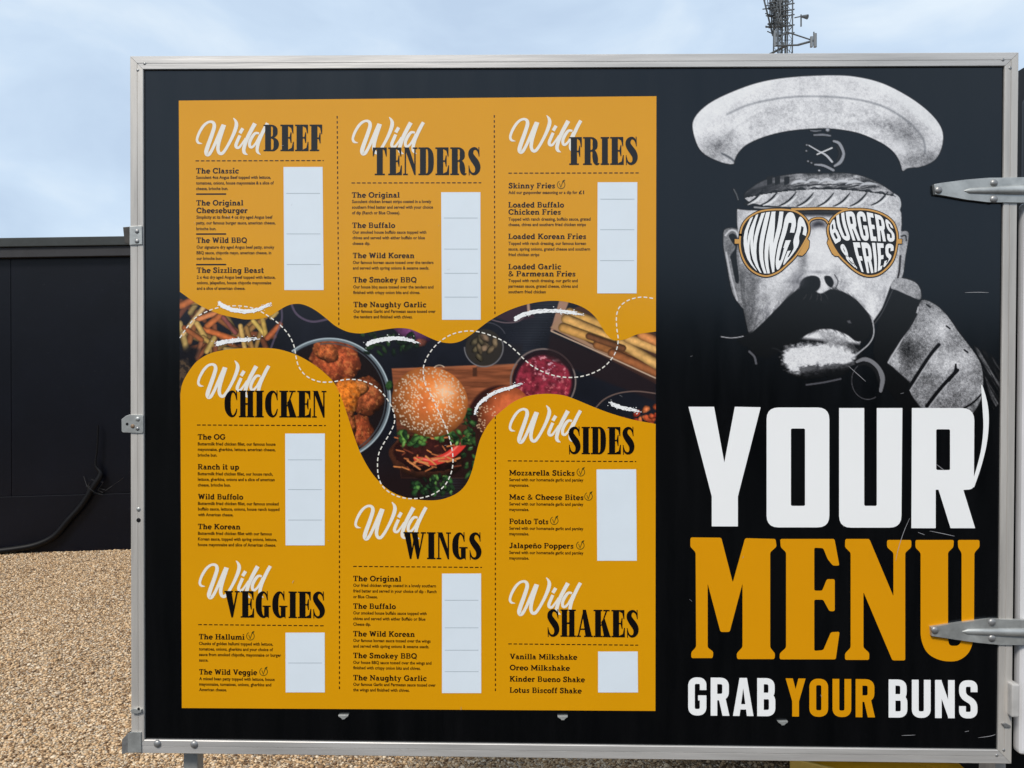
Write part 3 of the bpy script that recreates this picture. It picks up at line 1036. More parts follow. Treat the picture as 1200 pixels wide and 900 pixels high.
SLAB = {
    'T': (84, [vst(42, 0, 96), Rc(4, 88, 80, 100), Rc(4, 68, 14, 90), Rc(70, 68, 80, 90), srf(42, 0, 20)]),
    'C': (88, [ell(46, 50, 35, 43, 35, 322), Rc(73, 62, 83, 99), Rc(73, 2, 81, 30)]),
    'O': (98, [ell(49, 50, 38, 43)]),
    'Q': (98, [ell(49, 50, 38, 43), stroke((50, 24), (90, -10), w=15)]),
    'W': (124, [stroke((18, 96), (38, 4)), stroke((38, 4), (60, 88)), stroke((62, 88), (84, 4)), stroke((84, 4), (106, 96)), Rc(2, 88, 38, 100), Rc(86, 88, 122, 100)]),
    'B': (84, [vst(20, 0, 100), Rc(4, 88, 46, 100), Rc(4, 0, 48, 12), Rc(20, 46, 46, 58), ell(46, 73, 20, 21, -90, 90, w=16), ell(48, 29, 23, 23, -90, 90, w=16)]),
    'S': (72, [arc_path((60, 74), (50, 90), (34, 93), (18, 86), (16, 70), (34, 55), (52, 44), (58, 26), (46, 9), (30, 7), (14, 16), (9, 32)), Rc(56, 66, 65, 100), Rc(5, 0, 13, 34)]),
    'K': (94, [vst(20, 0, 100), srf(20, 0, 18), srf(20, 88, 18), stroke((28, 42), (72, 96)), stroke((40, 58), (76, 6)), Rc(56, 88, 92, 100), Rc(58, 0, 94, 12)]),
    'N': (96, [vst(20, 0, 96, 15), vst(76, 6, 100, 15), stroke((18, 96), (78, 6)), srf(20, 0, 17), Rc(2, 88, 24, 100), srf(76, 88, 17)]),
    'G': (96, [ell(48, 50, 37, 43, 38, 330), Rc(70, 8, 86, 46), Rc(54, 40, 94, 52), Rc(73, 62, 82, 98)]),
    'L': (74, [vst(20, 0, 100), srf(20, 88, 18), Rc(2, 0, 70, 12), Rc(60, 0, 70, 36)]),
    'F': (74, [vst(20, 0, 100), srf(20, 0, 20), Rc(2, 88, 70, 100), Rc(60, 66, 70, 100), Rc(20, 45, 52, 57), Rc(46, 34, 54, 68)]),
    '&': (92, [arc_path((80, 46), (66, 20), (46, 6), (24, 8), (15, 24), (28, 46), (50, 62), (56, 80), (42, 93), (28, 84), (28, 70), (44, 44), (64, 18), (86, 8), w=14)]),
    'R': (92, [vst(20, 0, 100), srf(20, 0, 18), Rc(2, 88, 48, 100), Rc(20, 44, 50, 56), ell(48, 71, 22, 22, -90, 90, w=16), stroke((44, 48), (72, 4)), Rc(66, 0, 92, 12)]),
    'H': (98, [vst(22, 0, 100), vst(76, 0, 100), srf(22, 0, 20), srf(22, 88, 20), srf(76, 0, 20), srf(76, 88, 20), Rc(22, 44, 76, 58)]),
    'V': (94, [stroke((18, 96), (47, 4)), stroke((47, 4), (76, 96)), srf(18, 88, 18), srf(76, 88, 18)]),
    'M': (118, [vst(20, 0, 96, 15), vst(98, 0, 96), stroke((20, 96), (59, 20)), stroke((59, 20), (98, 96)), srf(20, 0, 18), srf(98, 0, 18), Rc(2, 88, 30, 100), Rc(88, 88, 116, 100)]),
    'P': (82, [vst(20, 0, 100), srf(20, 0, 20), Rc(2, 88, 48, 100), Rc(20, 42, 50, 54), ell(48, 70, 23, 23, -90, 90, w=16)]),
    'J': (64, [arc_path((42, 100), (42, 40), (40, 16), (28, 6), (14, 8), (10, 24)), srf(42, 88, 20)]),
    'a': (64, [arc_path((12, 52), (22, 61), (36, 59), (42, 46)), vst(42, 4, 48), ell(26, 22, 18, 16, w=15), Rc(42, 0, 62, 12)]),
    'b': (70, [vst(16, 0, 100), Rc(2, 88, 16, 100), ell(38, 34, 22, 28)]),
    'c': (62, [ell(35, 34, 24, 28, 40, 318), Rc(50, 44, 59, 68)]),
    'd': (74, [vst(54, 0, 100), Rc(38, 88, 54, 100), Rc(54, 0, 72, 12), ell(32, 34, 22, 28)]),
    'e': (66, [ell(34, 34, 25, 28, 0, 318), Rc(16, 28, 60, 40)]),
    'f': (46, [arc_path((20, 0), (20, 70), (25, 90), (44, 94)), Rc(4, 56, 42, 68), srf(20, 0, 18)]),
    'g': (72, [ell(32, 36, 22, 26), arc_path((54, 68), (54, 0), (48, -18), (32, -22), (12, -18)), Rc(54, 56, 70, 68)]),
    'h': (76, [vst(18, 0, 100), Rc(3, 88, 18, 100), srf(18, 0, 17), arch(20, 57), srf(57, 0, 17)]),
    'i': (40, [vst(20, 0, 68), Rc(3, 56, 20, 68), srf(20, 0, 18), Rc(10, 82, 30, 102)]),
    'k': (74, [vst(18, 0, 100), Rc(3, 88, 18, 100), srf(18, 0, 17), stroke((22, 28), (54, 64), w=15), stroke((34, 40), (60, 4), w=16), Rc(40, 56, 70, 68), Rc(42, 0, 74, 12)]),
    'l': (40, [vst(20, 0, 100), Rc(3, 88, 20, 100), srf(20, 0, 18)]),
    'm': (112, [vst(18, 0, 68), Rc(3, 56, 18, 68), srf(18, 0, 16), arch(20, 56), srf(56, 0, 15), arch(58, 94), srf(94, 0, 16)]),
    'n': (76, [vst(18, 0, 68), Rc(3, 56, 18, 68), srf(18, 0, 17), arch(20, 57), srf(57, 0, 17)]),
    'ñ': (76, [vst(18, 0, 68), Rc(3, 56, 18, 68), srf(18, 0, 17), arch(20, 57), srf(57, 0, 17), arc_path((18, 80), (28, 90), (42, 82), (54, 92), w=10)]),
    'o': (68, [ell(34, 34, 25, 28)]),
    'p': (74, [vst(18, -28, 68), Rc(3, 56, 18, 68), srf(18, -28, 17), ell(42, 34, 22, 28)]),
    'r': (56, [vst(18, 0, 68), Rc(3, 56, 18, 68), srf(18, 0, 18), arc_path((20, 40), (28, 56), (42, 60), (50, 50))]),
    's': (56, [arc_path((44, 48), (34, 60), (18, 58), (14, 46), (28, 35), (42, 24), (40, 9), (24, 6), (10, 16), w=15), Rc(42, 44, 50, 68), Rc(5, 0, 13, 22)]),
    't': (46, [arc_path((18, 92), (18, 20), (24, 8), (42, 9)), Rc(3, 56, 40, 68)]),
    'u': (76, [arc_path((18, 68), (18, 24), (24, 10), (38, 8), (52, 18)), vst(57, 0, 68), Rc(3, 56, 18, 68), Rc(42, 56, 57, 68), Rc(57, 0, 74, 12)]),
    'w': (96, [stroke((16, 66), (30, 4), w=15), stroke((30, 4), (48, 62), w=15), stroke((48, 62), (66, 4), w=15), stroke((66, 4), (80, 66), w=15), Rc(2, 56, 30, 68), Rc(66, 56, 94, 68)]),
    'y': (70, [stroke((16, 66), (35, 6), w=16), stroke((55, 66), (36, 4), (28, -20), (10, -22), w=15), Rc(2, 56, 30, 68), Rc(42, 56, 68, 68)]),
    'z': (56, [Rc(6, 56, 50, 68), Rc(4, 0, 52, 12), stroke((44, 64), (12, 4), w=16), Rc(6, 44, 14, 68), Rc(44, 0, 52, 24)]),
    ' ': (34, []),
}
TALL = {
    'G': (50, [ribbon(round_path([(40, 67), (40, 91.5), (10, 91.5), (10, 8.5), (40, 8.5), (40, 50)], 14, 7), 17), Rc(27, 39.5, 48.5, 53)]),
    'R': (51, [Rc(1.5, 0, 18.5, 100), ribbon(round_path([(6, 91.5), (40, 91.5), (40, 49), (6, 49)], 14, 7), 17), Pg((22, 46), (39, 50), (50, 0), (32, 0))]),
    'A': (53, [Pg((0, 0), (17, 0), (28, 84), (28, 100), (17, 100)), Pg((53, 0), (36, 0), (25, 84), (25, 100), (36, 100)), Rc(14, 17, 39, 31)]),
    'B': (50, [Rc(1.5, 0, 18.5, 100), ribbon(round_path([(6, 92), (38.5, 92), (38.5, 52.5), (6, 52.5)], 14, 7), 16), ribbon(round_path([(6, 53.5), (40, 53.5), (40, 8.3), (6, 8.3)], 14, 7), 16.5)]),
    'Y': (50, [Pg((0, 100), (18, 100), (29, 56), (25, 40), (16.5, 40)), Pg((50, 100), (32, 100), (21, 56), (25, 40), (33.5, 40)), Rc(16.5, 0, 33.5, 42)]),
    'O': (50, [ribbon(round_path([(10, 50), (10, 91.5), (40, 91.5), (40, 8.5), (10, 8.5), (10, 50)], 14, 7), 17)]),
    'U': (50, [ribbon(round_path([(10, 100), (10, 8.5), (40, 8.5), (40, 100)], 14, 7), 17)]),
    'N': (52, [Rc(1.5, 0, 18, 100), Rc(34, 0, 50.5, 100), Pg((1.5, 100), (17, 100), (50.5, 0), (35, 0))]),
    'S': (49, [ribbon(round_path([(39, 69), (39, 91.5), (10, 91.5), (10, 59), (39, 41), (39, 8.5), (10, 8.5), (10, 32)], 13, 7), 17)]),
    'W': (66, [Pg((0, 100), (15, 100), (24, 20), (21, 0), (11, 0)), Pg((13, 0), (21, 0), (38, 84), (38, 100), (28, 100)), Pg((28, 100), (38, 100), (50, 20), (48, 0), (40, 0)), Pg((42, 0), (54, 0), (66, 100), (51, 100))]),
    'I': (20, [Rc(1.5, 0, 18.5, 100)]),
    'E': (38, [Rc(1.5, 0, 18.5, 100), Rc(18, 84, 36, 100), Rc(18, 0, 36, 16), Rc(18, 43, 34, 58)]),
    'F': (37, [Rc(1.5, 0, 18.5, 100), Rc(18, 84, 36, 100), Rc(18, 42, 33, 57)]),
    '&': (52, [arc_path((45, 48), (40, 20), (25, 8), (12, 15), (11, 32), (24, 52), (33, 70), (28, 90), (18, 88), (16, 72), (27, 45), (48, 4), w=13)]),
    ' ': (18, []),
}


def layout(font, text, track=0.0):
    """-> list of shapes in units of cap height 100, total advance"""
    out, x = [], 0.0
    for ch in text:
        adv, shp = font[ch]
        for sh in shp:
            out.append([[(x + a, b) for a, b in p] for p in sh])
        x += adv + track
    x -= track
    return out, x


def bounds(shapes):
    xs = [p[0] for s in shapes for q in s for p in q]
    return min(xs), max(xs)


def put(ink, font, text, x0, x1, base, cap, base1=None, track=0.0):
    """letters between photo columns x0..x1 standing on a base line, cap height in the same units"""
    shp, adv = layout(font, text, track)
    b0, b1 = bounds(shp)
    base1 = base if base1 is None else base1
    for s in shp:
        qs = [[(x0 + (x - b0) / (b1 - b0) * (x1 - x0), base + (base1 - base) * (x - b0) / (b1 - b0) - y / 100 * cap) for x, y in p] for p in s]
        ink.quads(qs)


def slope(y):                               # the board's level lines lean a little in the photograph
    return -0.0048 + (y - 66) * 0.0000212


# ---- yellow menu sheet
poster = Ink(1)
SH = [(209.6, 118), (769.2, 112.8), (768, 833), (213.2, 829.6)]
UP = [(210.9, 342), (233.3, 357.3), (256, 367.6), (280, 373.2), (290.7, 374.4), (306.7, 373.3), (317.3, 370), (325.3, 364.9), (333.3, 360), (341.3, 356.8), (351.7, 356.2),
      (362.2, 359.5), (372.8, 365.8), (383.3, 374), (393, 381.9), (405, 388), (415, 390.3), (425.5, 390.6), (440, 388), (456, 385.4), (467.8, 384.4), (480, 385.6), (490, 389.5),
      (503, 395.6), (515, 400.3), (528, 402.2), (540, 399.7), (551.7, 392.5), (562, 384.5), (575, 375), (591.7, 365.8), (608.3, 359.2), (625, 355), (641.7, 352.7), (658, 353), (675, 356.7),
      (688.3, 363.3), (698.3, 372.5), (705, 383.3), (711.7, 393), (720, 398.8), (733.3, 397.6), (746.7, 391.9), (768.6, 388.6)]
LO = [(211.5, 462), (213, 452), (217, 442.5), (225, 430), (233, 421.7), (246.7, 414), (266.7, 409.6), (291.7, 407.8), (316.7, 408), (333, 410.8), (350, 416.9), (366.7, 426.4), (380, 436.6),
      (391.7, 448.8), (400, 466), (407, 486), (413, 505), (418.5, 521), (425, 536), (435, 553), (446.7, 566.7), (460, 576.8), (476.7, 583.2), (493, 585.8), (510, 586.2), (523, 583.6), (536.7, 577.2),
      (546.7, 566.5), (553, 552), (557, 536), (562, 516.5), (569, 502), (575, 493.5), (581.7, 486.7), (591.7, 478.3), (601.7, 471), (615, 465), (630, 462), (646.7, 461.6), (661.7, 463.6), (675, 468.3), (691.7, 475.3),
      (708.3, 481.8), (725, 487.3), (741.7, 491.8), (768.3, 496.8)]
upc = [tuple(p) for p in catmull(UP, 4)]
loc_ = [tuple(p) for p in catmull(LO, 4)]
poster.y = -LAY * 2
poster.poly([SH[0]] + upc + [SH[1]], step=False)
poster.poly([SH[3]] + loc_ + [SH[2]], step=False)
pst = poster.build('menu_sheet', M_YEL, door)
tag(pst, 'yellow menu sheet')

# ---- pictures printed as fine coloured grids
def fbm(X, Y, sc, oct=4, seed=0):
    r = np.random.default_rng(seed)
    out = np.zeros_like(X)
    amp, tot = 1.0, 0.0
    for o in range(oct):
        g_ = r.random((257, 257))
        x, y = X / sc * (2 ** o) % 256, Y / sc * (2 ** o) % 256
        xi, yi = x.astype(int), y.astype(int)
        fx, fy = x - xi, y - yi
        fx, fy = fx * fx * (3 - 2 * fx), fy * fy * (3 - 2 * fy)
        out += amp * ((g_[yi, xi] * (1 - fx) + g_[yi, xi + 1] * fx) * (1 - fy) + (g_[yi + 1, xi] * (1 - fx) + g_[yi + 1, xi + 1] * fx) * fy)
        tot += amp
        amp *= 0.55
    return out / tot


class Paint:
    def __init__(self, x0, y0, x1, y1, res, bg=(0, 0, 0), alpha=1.0):
        self.nx, self.ny = int((x1 - x0) * res) + 1, int((y1 - y0) * res) + 1
        self.X, self.Y = np.meshgrid(np.linspace(x0, x1, self.nx), np.linspace(y0, y1, self.ny))
        self.img = np.ones((self.ny, self.nx, 3)) * np.array(bg, float)
        self.a = np.ones((self.ny, self.nx)) * alpha

    def mix(self, m, c, a=None):
        m = np.clip(m, 0, 1)
        self.img[...] = self.img * (1 - m[..., None]) + np.asarray(c, float) * m[..., None]
        self.a[...] = np.maximum(self.a, m) if a is None else self.a * (1 - m) + a * m

    def win(self, x0, y0, x1, y1):
        xs, ys = self.X[0], self.Y[:, 0]
        sl = (slice(np.searchsorted(ys, y0), max(np.searchsorted(ys, y1), np.searchsorted(ys, y0) + 1)),
              slice(np.searchsorted(xs, x0), max(np.searchsorted(xs, x1), np.searchsorted(xs, x0) + 1)))
        w = Paint.__new__(Paint)
        w.X, w.Y, w.img, w.a = self.X[sl], self.Y[sl], self.img[sl], self.a[sl]
        return w

    def cap(self, p0, p1, r0, r1=None):
        r1 = r0 if r1 is None else r1
        ax, ay = self.X - p0[0], self.Y - p0[1]
        bx_, by_ = p1[0] - p0[0], p1[1] - p0[1]
        t = np.clip((ax * bx_ + ay * by_) / (bx_ * bx_ + by_ * by_ + 1e-9), 0, 1)
        d = np.hypot(ax - bx_ * t, ay - by_ * t)
        return d / (r0 + (r1 - r0) * t), t, (ax * by_ - ay * bx_) / (math.hypot(bx_, by_) + 1e-9) / (r0 + (r1 - r0) * t)

    def stick(self, p0, p1, r, c, shade=0.55, seed=0, edge=2.0):
        self = self.win(min(p0[0], p1[0]) - r - 2, min(p0[1], p1[1]) - r - 2, max(p0[0], p1[0]) + r + 2, max(p0[1], p1[1]) + r + 2)
        if self.X.size == 0: return
        d, t, sgn = self.cap(p0, p1, r)
        m = np.clip((1 - d) * r * 0.9 + 0.3, 0, 1)
        lit = 1 - shade * np.clip(d, 0, 1) ** 2.2 + 0.16 * np.clip(-sgn, -1, 1)
        tex = 0.86 + 0.28 * fbm(self.X, self.Y, 4.0, 3, seed)
        self.mix(m, np.clip(np.array(c)[None, None] * (lit * tex)[..., None], 0, 255))

    def ring(self, cx, cy, rx, ry, w, c, a0=None, a1=None, soft=1.0):
        ex, ey = (self.X - cx) / rx, (self.Y - cy) / ry
        q = np.hypot(ex, ey)
        d = np.abs(q - 1) * (rx + ry) / 2
        m = np.clip((w / 2 - d) / soft + 0.5, 0, 1)
        if a0 is not None:
            an = np.degrees(np.arctan2(-ey, ex)) % 360
            m = m * (((an - a0) % 360) < ((a1 - a0) % 360))
        self.mix(m, c)

    def blob(self, cx, cy, rx, ry, c, rot=0, seed=0, rough=0.16, rs=9, shade=0.5, light=(-0.4, -0.6), tex=0.4, ts=5, soft=1.2):
        R_ = max(rx, ry) * (1 + rough) + 3
        self = self.win(cx - R_, cy - R_, cx + R_, cy + R_)
        if self.X.size == 0: return
        ca_, sa_ = math.cos(rot), math.sin(rot)
        ex = ((self.X - cx) * ca_ + (self.Y - cy) * sa_) / rx
        ey = (-(self.X - cx) * sa_ + (self.Y - cy) * ca_) / ry
        q = np.hypot(ex, ey) + rough * (fbm(self.X, self.Y, rs, 3, seed) - 0.5) * 2
        m = np.clip((1 - q) * min(rx, ry) / soft + 0.4, 0, 1)
        lit = 1 - shade * np.clip(q, 0, 1) ** 2 + 0.35 * (ex * light[0] + ey * light[1])
        t_ = 1 + tex * (fbm(self.X, self.Y, ts, 4, seed + 50) - 0.5) * 2
        self.mix(m, np.clip(np.array(c)[None, None] * (lit * t_)[..., None], 0, 255))
        return m

    def inside(self, pts, soft=0.8):
        """soft mask of a polygon"""
        p = np.array(pts, float)
        x0, y0 = p.min(0) - 4
        x1, y1 = p.max(0) + 4
        xs, ys = self.X[0], self.Y[:, 0]
        i0, i1 = np.searchsorted(xs, x0), np.searchsorted(xs, x1)
        j0, j1 = np.searchsorted(ys, y0), np.searchsorted(ys, y1)
        M = np.zeros_like(self.X)
        if i1 <= i0 or j1 <= j0: return M
        X, Y = self.X[j0:j1, i0:i1], self.Y[j0:j1, i0:i1]
        ins = np.zeros(X.shape, bool)
        D = np.full(X.shape, 1e9)
        n = len(p)
        for i in range(n):
            a, b = p[i], p[(i + 1) % n]
            c1 = (a[1] > Y) != (b[1] > Y)
            xin = (b[0] - a[0]) * (Y - a[1]) / (b[1] - a[1] + 1e-12) + a[0]
            ins ^= c1 & (X < xin)
            dx, dy = b - a
            t = np.clip(((X - a[0]) * dx + (Y - a[1]) * dy) / (dx * dx + dy * dy + 1e-9), 0, 1)
            D = np.minimum(D, np.hypot(X - a[0] - t * dx, Y - a[1] - t * dy))
        M[j0:j1, i0:i1] = np.clip(np.where(ins, D, -D) / soft + 0.5, 0, 1)
        return M

    def line(self, pts, w, c, soft=0.8, alpha=1.0, n=5):
        P_ = catmull([p if len(p) == 3 else (*p, w) for p in pts], n)
        R_ = P_[:, 2].max() + 4
        self = self.win(P_[:, 0].min() - R_, P_[:, 1].min() - R_, P_[:, 0].max() + R_, P_[:, 1].max() + R_)
        if self.X.size == 0: return
        M = np.zeros_like(self.X)
        for i in range(len(P_) - 1):
            d, t, s_ = self.cap(P_[i][:2], P_[i + 1][:2], 1.0)
            wd_ = P_[i][2] * (1 - t) + P_[i + 1][2] * t
            M = np.maximum(M, np.clip((wd_ / 2 - d) / soft + 0.5, 0, 1))
        self.mix(M * alpha, c)

    def build(self, name, layer, parent, scale=0.80, floor=None, cut=0.02):
        d = R3 @ np.stack([(self.X.ravel() - CX) / F, np.ones(self.X.size), -(self.Y.ravel() - CY) / F])
        t = -CAM[1] / d[1]
        vx, vz = CAM[0] + t * d[0], CAM[2] + t * d[2]
        V = np.stack([vx, np.full(vx.shape, -LAY * layer), vz], 1)
        c = lin(np.clip(self.img, 0, 255)).reshape(-1, 3) * scale
        if floor is not None: c = np.maximum(c, np.array(floor))
        idx = np.arange(self.X.size).reshape(self.ny, self.nx)
        qd = np.stack([idx[:-1, :-1], idx[1:, :-1], idx[1:, 1:], idx[:-1, 1:]], -1).reshape(-1, 4)
        keep = self.a.ravel()[qd].max(1) > cut
        qd = qd[keep]
        used = np.unique(qd)
        remap = np.full(self.X.size, -1)
        remap[used] = np.arange(len(used))
        qd, V, c = remap[qd], V[used], c[used]
        me = bpy.data.meshes.new(name)
        me.vertices.add(len(V)); me.vertices.foreach_set('co', V.astype(np.float32).ravel())
        me.loops.add(qd.size); me.loops.foreach_set('vertex_index', qd.astype(np.int32).ravel())
        me.polygons.add(len(qd)); me.polygons.foreach_set('loop_start', np.arange(0, qd.size, 4, dtype=np.int32))
        me.update(calc_edges=True)
        ca_ = me.color_attributes.new('ink', 'FLOAT_COLOR', 'POINT')
        ca_.data.foreach_set('color', np.concatenate([c, np.ones((len(c), 1))], 1).astype(np.float32).ravel())
        me.materials.append(M_PHOTO)
        o = bpy.data.objects.new(name, me)
        col.objects.link(o)
        o.parent = parent
        pl, pp = Vector((0, 0, 0)), parent
        while pp:
            pl = pl + pp.matrix_basis.translation
            pp = pp.parent
        o.location = -pl
        return o


# ---- the food photograph running through the sheet
ph = Paint(210.6, 340, 768.6, 588, 1.3, (24, 26, 34))
X, Y = ph.X, ph.Y
n0_ = fbm(X, Y, 40, 4, 3)
ph.img *= (0.72 + 0.5 * n0_)[..., None]
# striped slate cloth and warm wooden table near the foot
ph.mix(np.clip((Y - 505) / 60, 0, 1) * 0.85, (30, 17, 17))
ph.mix(np.clip(1 - np.abs((X + 0.55 * (Y - 360)) - 640) / 28, 0, 1) * (0.28 + 0.3 * (np.sin(Y * 2.1) > 0.2)), (52, 56, 64))
# chips in a basket
for i in range(44):
    cx_, cy_ = rng.uniform(206, 322), rng.uniform(350, 425)
    if (cx_ - 268) ** 2 / 62 ** 2 + (cy_ - 378) ** 2 / 46 ** 2 > 1: continue
    an, L = rng.uniform(0, 2 * np.pi), rng.uniform(12, 22)
    cc = [(186, 145, 84), (170, 105, 62), (196, 164, 100), (150, 88, 58), (176, 128, 74), (120, 72, 56)][i % 6]
    k = 0.62 + 0.38 * i / 70
    ph.stick((cx_ - L * math.cos(an), cy_ - L * math.sin(an)), (cx_ + L * math.cos(an), cy_ + L * math.sin(an)), rng.uniform(2.9, 4.3), [v * k for v in cc], 0.6, i)
for (a, b, c, d, r, cc) in ((212, 358, 228, 350, 4.5, (178, 102, 58)), (214, 392, 240, 358, 3.2, (206, 170, 116)), (232, 374, 262, 363, 3.6, (190, 118, 74)), (240, 386, 276, 398, 3.8, (190, 104, 56)), (243, 382, 262, 366, 4, (180, 102, 56)),
                            (231, 379, 240, 394, 3.6, (196, 160, 92)), (238, 395, 249, 404, 3, (176, 140, 76)), (282, 382, 287, 408, 3.2, (190, 154, 90)), (289, 384, 296, 408, 2.9, (150, 112, 62)), (297, 376, 314, 396, 3.2, (190, 160, 84)), (308, 374, 312, 394, 3.2, (184, 150, 76)),
                            (313, 396, 328, 380, 3.6, (170, 92, 54)), (242, 412, 251, 396, 3.4, (180, 150, 86)), (262, 372, 276, 390, 3, (128, 72, 66)), (230, 418, 236, 400, 3, (140, 88, 62)), (216, 384, 236, 398, 3.4, (150, 88, 52)), (318, 372, 324, 366, 3, (180, 150, 90))):
    ph.stick((a, b), (c, d), r, cc, 0.55, int(a))
ph.mix(ph.inside([(206, 416), (222, 404), (234, 410), (228, 424), (206, 470)], 6) * 0.9, (20, 19, 24))
wkr = fbm(X, Y, 3, 3, 9)
ph.mix(ph.inside([(206, 424), (220, 420), (224, 432), (210, 470)], 3) * (0.3 + 0.5 * (wkr > 0.5)), (92, 74, 56))
ph.line([(330, 362), (330, 376), (322, 396), (316, 412)], 2.2, (96, 84, 104), alpha=0.7)
ph.line([(340, 352), (346, 366), (356, 374), (368, 377), (384, 374)], 2.4, (100, 84, 104), alpha=0.75)
# bowl of fried chicken
ph.mix(np.clip((68 - np.hypot((X - 386) * 1.0, Y - 468)) / 2, 0, 1), (27, 20, 21))
ph.blob(392, 424, 31, 27, (182, 86, 50), 0.4, 11, 0.14, 10, 0.55, tex=0.5, ts=4)
ph.blob(382, 412, 16, 12, (200, 104, 56), 0.4, 12, 0.2, 7, 0.6, tex=0.5, ts=4)
ph.blob(430, 464, 21, 23, (178, 92, 54), -0.5, 13, 0.18, 9, 0.6, tex=0.6, ts=4)
ph.blob(421, 455, 11, 10, (206, 122, 62), -0.5, 14, 0.2, 6, 0.6, tex=0.55, ts=3)
ph.blob(403, 468, 18, 27, (220, 120, 40), 0.3, 15, 0.14, 7, 0.5, tex=0.5, ts=3)
ph.blob(424, 506, 14, 20, (160, 76, 44), -0.25, 16, 0.16, 8, 0.55, tex=0.55, ts=4)
ph.blob(408, 500, 10, 18, (150, 80, 42), 0.1, 17, 0.2, 8, 0.6, tex=0.6, ts=4)
sp_ = fbm(X, Y, 3.4, 3, 77)
bowl = np.clip((66 - np.hypot(X - 386, Y - 468)) / 3, 0, 1) * (ph.img[..., 0] > 70)
ph.mix(bowl * np.clip((sp_ - 0.62) * 4, 0, 0.5), (84, 36, 26))
ph.mix(bowl * np.clip((0.38 - sp_) * 4, 0, 0.3), (236, 160, 92))
ph.ring(386, 468, 70, 70, 3.6, (96, 106, 112), 292, 128, 1.2)
ph.ring(386, 468, 71.4, 71.4, 1.4, (168, 180, 186), 300, 128, 0.9)
ph.ring(386, 468, 65.5, 65.5, 1.2, (66, 72, 78), 300, 100, 1.0)
# onion and herbs at the top
ph.blob(484, 388, 24, 13, (110, 62, 104), 0.35, 21, 0.1, 8, 0.5, tex=0.3)
ph.blob(492, 402, 9, 5, (128, 74, 62), -0.2, 22, 0.2, 5)
for k in range(26):
    x, y = rng.uniform(424, 490), rng.uniform(390, 414)
    ph.blob(x, y, rng.uniform(3, 7), rng.uniform(1.6, 3.6), [(34, 56, 34), (44, 66, 40), (26, 40, 30)][k % 3], rng.uniform(0, 3), 30 + k, 0.35, 4, 0.4)
# chopping board
gr = fbm(X * 0.12, Y * 1.4, 4.5, 4, 5)
wm = ph.inside([(459, 432), (606, 426), (640, 470), (560, 560), (470, 560)], 1.2)
ph.mix(wm, np.clip(np.array((140, 80, 52))[None, None] * (0.5 + 0.85 * gr)[..., None], 0, 255))
ph.mix(wm * np.clip((Y - 478) / 45, 0, 1), (36, 20, 18))
ph.mix(ph.inside([(554, 431), (559, 430), (559, 441), (554, 441)], 1.5), (70, 42, 30))
ph.mix(wm * np.clip(1 - np.abs(Y - 431 + (X - 500) * 0.03) / 2.5, 0, 1) * 0.5, (170, 110, 78))
ph.mix(ph.inside([(570, 402), (612, 404), (612, 424), (560, 430)], 5) * 0.8, (34, 32, 36))
# jar of gherkins
ph.mix(np.clip((22.5 - np.hypot(X - 567, Y - 407)) / 2, 0, 1), (46, 42, 38))
for k in range(15):
    a, r = rng.uniform(0, 2 * np.pi), 15 * math.sqrt(rng.random())
    ph.blob(567 + r * math.cos(a), 408 + r * math.sin(a), rng.uniform(5, 8), rng.uniform(3, 4.6), [(112, 96, 74), (92, 82, 62), (126, 104, 84)][k % 3], rng.uniform(0, 3), 60 + k, 0.15, 4, 0.6)
ph.ring(567, 407, 22.6, 22.6, 1.3, (112, 110, 112), 180, 20)
ph.ring(570, 398, 23, 20, 0.9, (74, 74, 80), 20, 170)
# bowl of red relish
ph.mix(np.clip((37 - np.hypot(X - 636.5, Y - 447)) / 1.5, 0, 1), (36, 22, 28))
rel = np.clip((34 - np.hypot(X - 637, Y - 449)) / 3, 0, 1)
rt = fbm(X, Y, 5, 4, 91)
rt2 = fbm(X, Y, 3.2, 3, 92)
ph.mix(rel, np.clip(np.array((122, 40, 54))[None, None] * (0.45 + 1.1 * rt)[..., None], 0, 255))
ph.mix(rel * np.clip((rt2 - 0.56) * 7, 0, 0.8) * np.clip(1 - np.hypot(X - 644, Y - 428) / 26, 0, 1) * 1.6, (206, 170, 186))
ph.mix(rel * np.clip((rt2 - 0.66) * 7, 0, 0.6), (210, 120, 120))
ph.ring(636.5, 447, 38, 38, 1.8, (116, 102, 98))
# box of thick chips, right
ph.mix(ph.inside([(656, 350), (668, 350), (654, 386), (645, 388)], 1), (150, 116, 98))
ph.mix(ph.inside([(645, 384), (664, 364), (700, 352), (772, 392), (772, 452), (700, 414)], 1.2), (66, 44, 36))
ph.mix(ph.inside([(645, 384), (660, 366), (672, 366), (664, 384), (690, 402), (770, 438), (770, 443), (700, 411)], 1.2), (150, 118, 94))
for (a, b, c, d, r, cc) in ((668, 366, 708, 382, 6, (196, 150, 84)), (664, 374, 716, 396, 6.5, (206, 158, 92)), (660, 384, 716, 404, 6, (196, 146, 80)), (700, 404, 752, 424, 5.5, (146, 94, 54)), (718, 414, 768, 436, 6, (150, 92, 56)), (728, 402, 772, 428, 6.5, (206, 160, 96)),
                            (736, 396, 772, 410, 6, (214, 164, 98)), (752, 392, 774, 402, 6, (200, 130, 76)), (690, 394, 730, 408, 4, (110, 70, 44))):
    ph.stick((a, b), (c, d), r, cc, 0.6, int(a + b))
ph.line([(646, 388), (700, 412), (768, 443)], 1.6, (176, 152, 132))
ph.mix(ph.inside([(645, 391), (700, 415), (768, 447), (768, 470), (640, 420)], 3) * 0.7, (38, 26, 28))
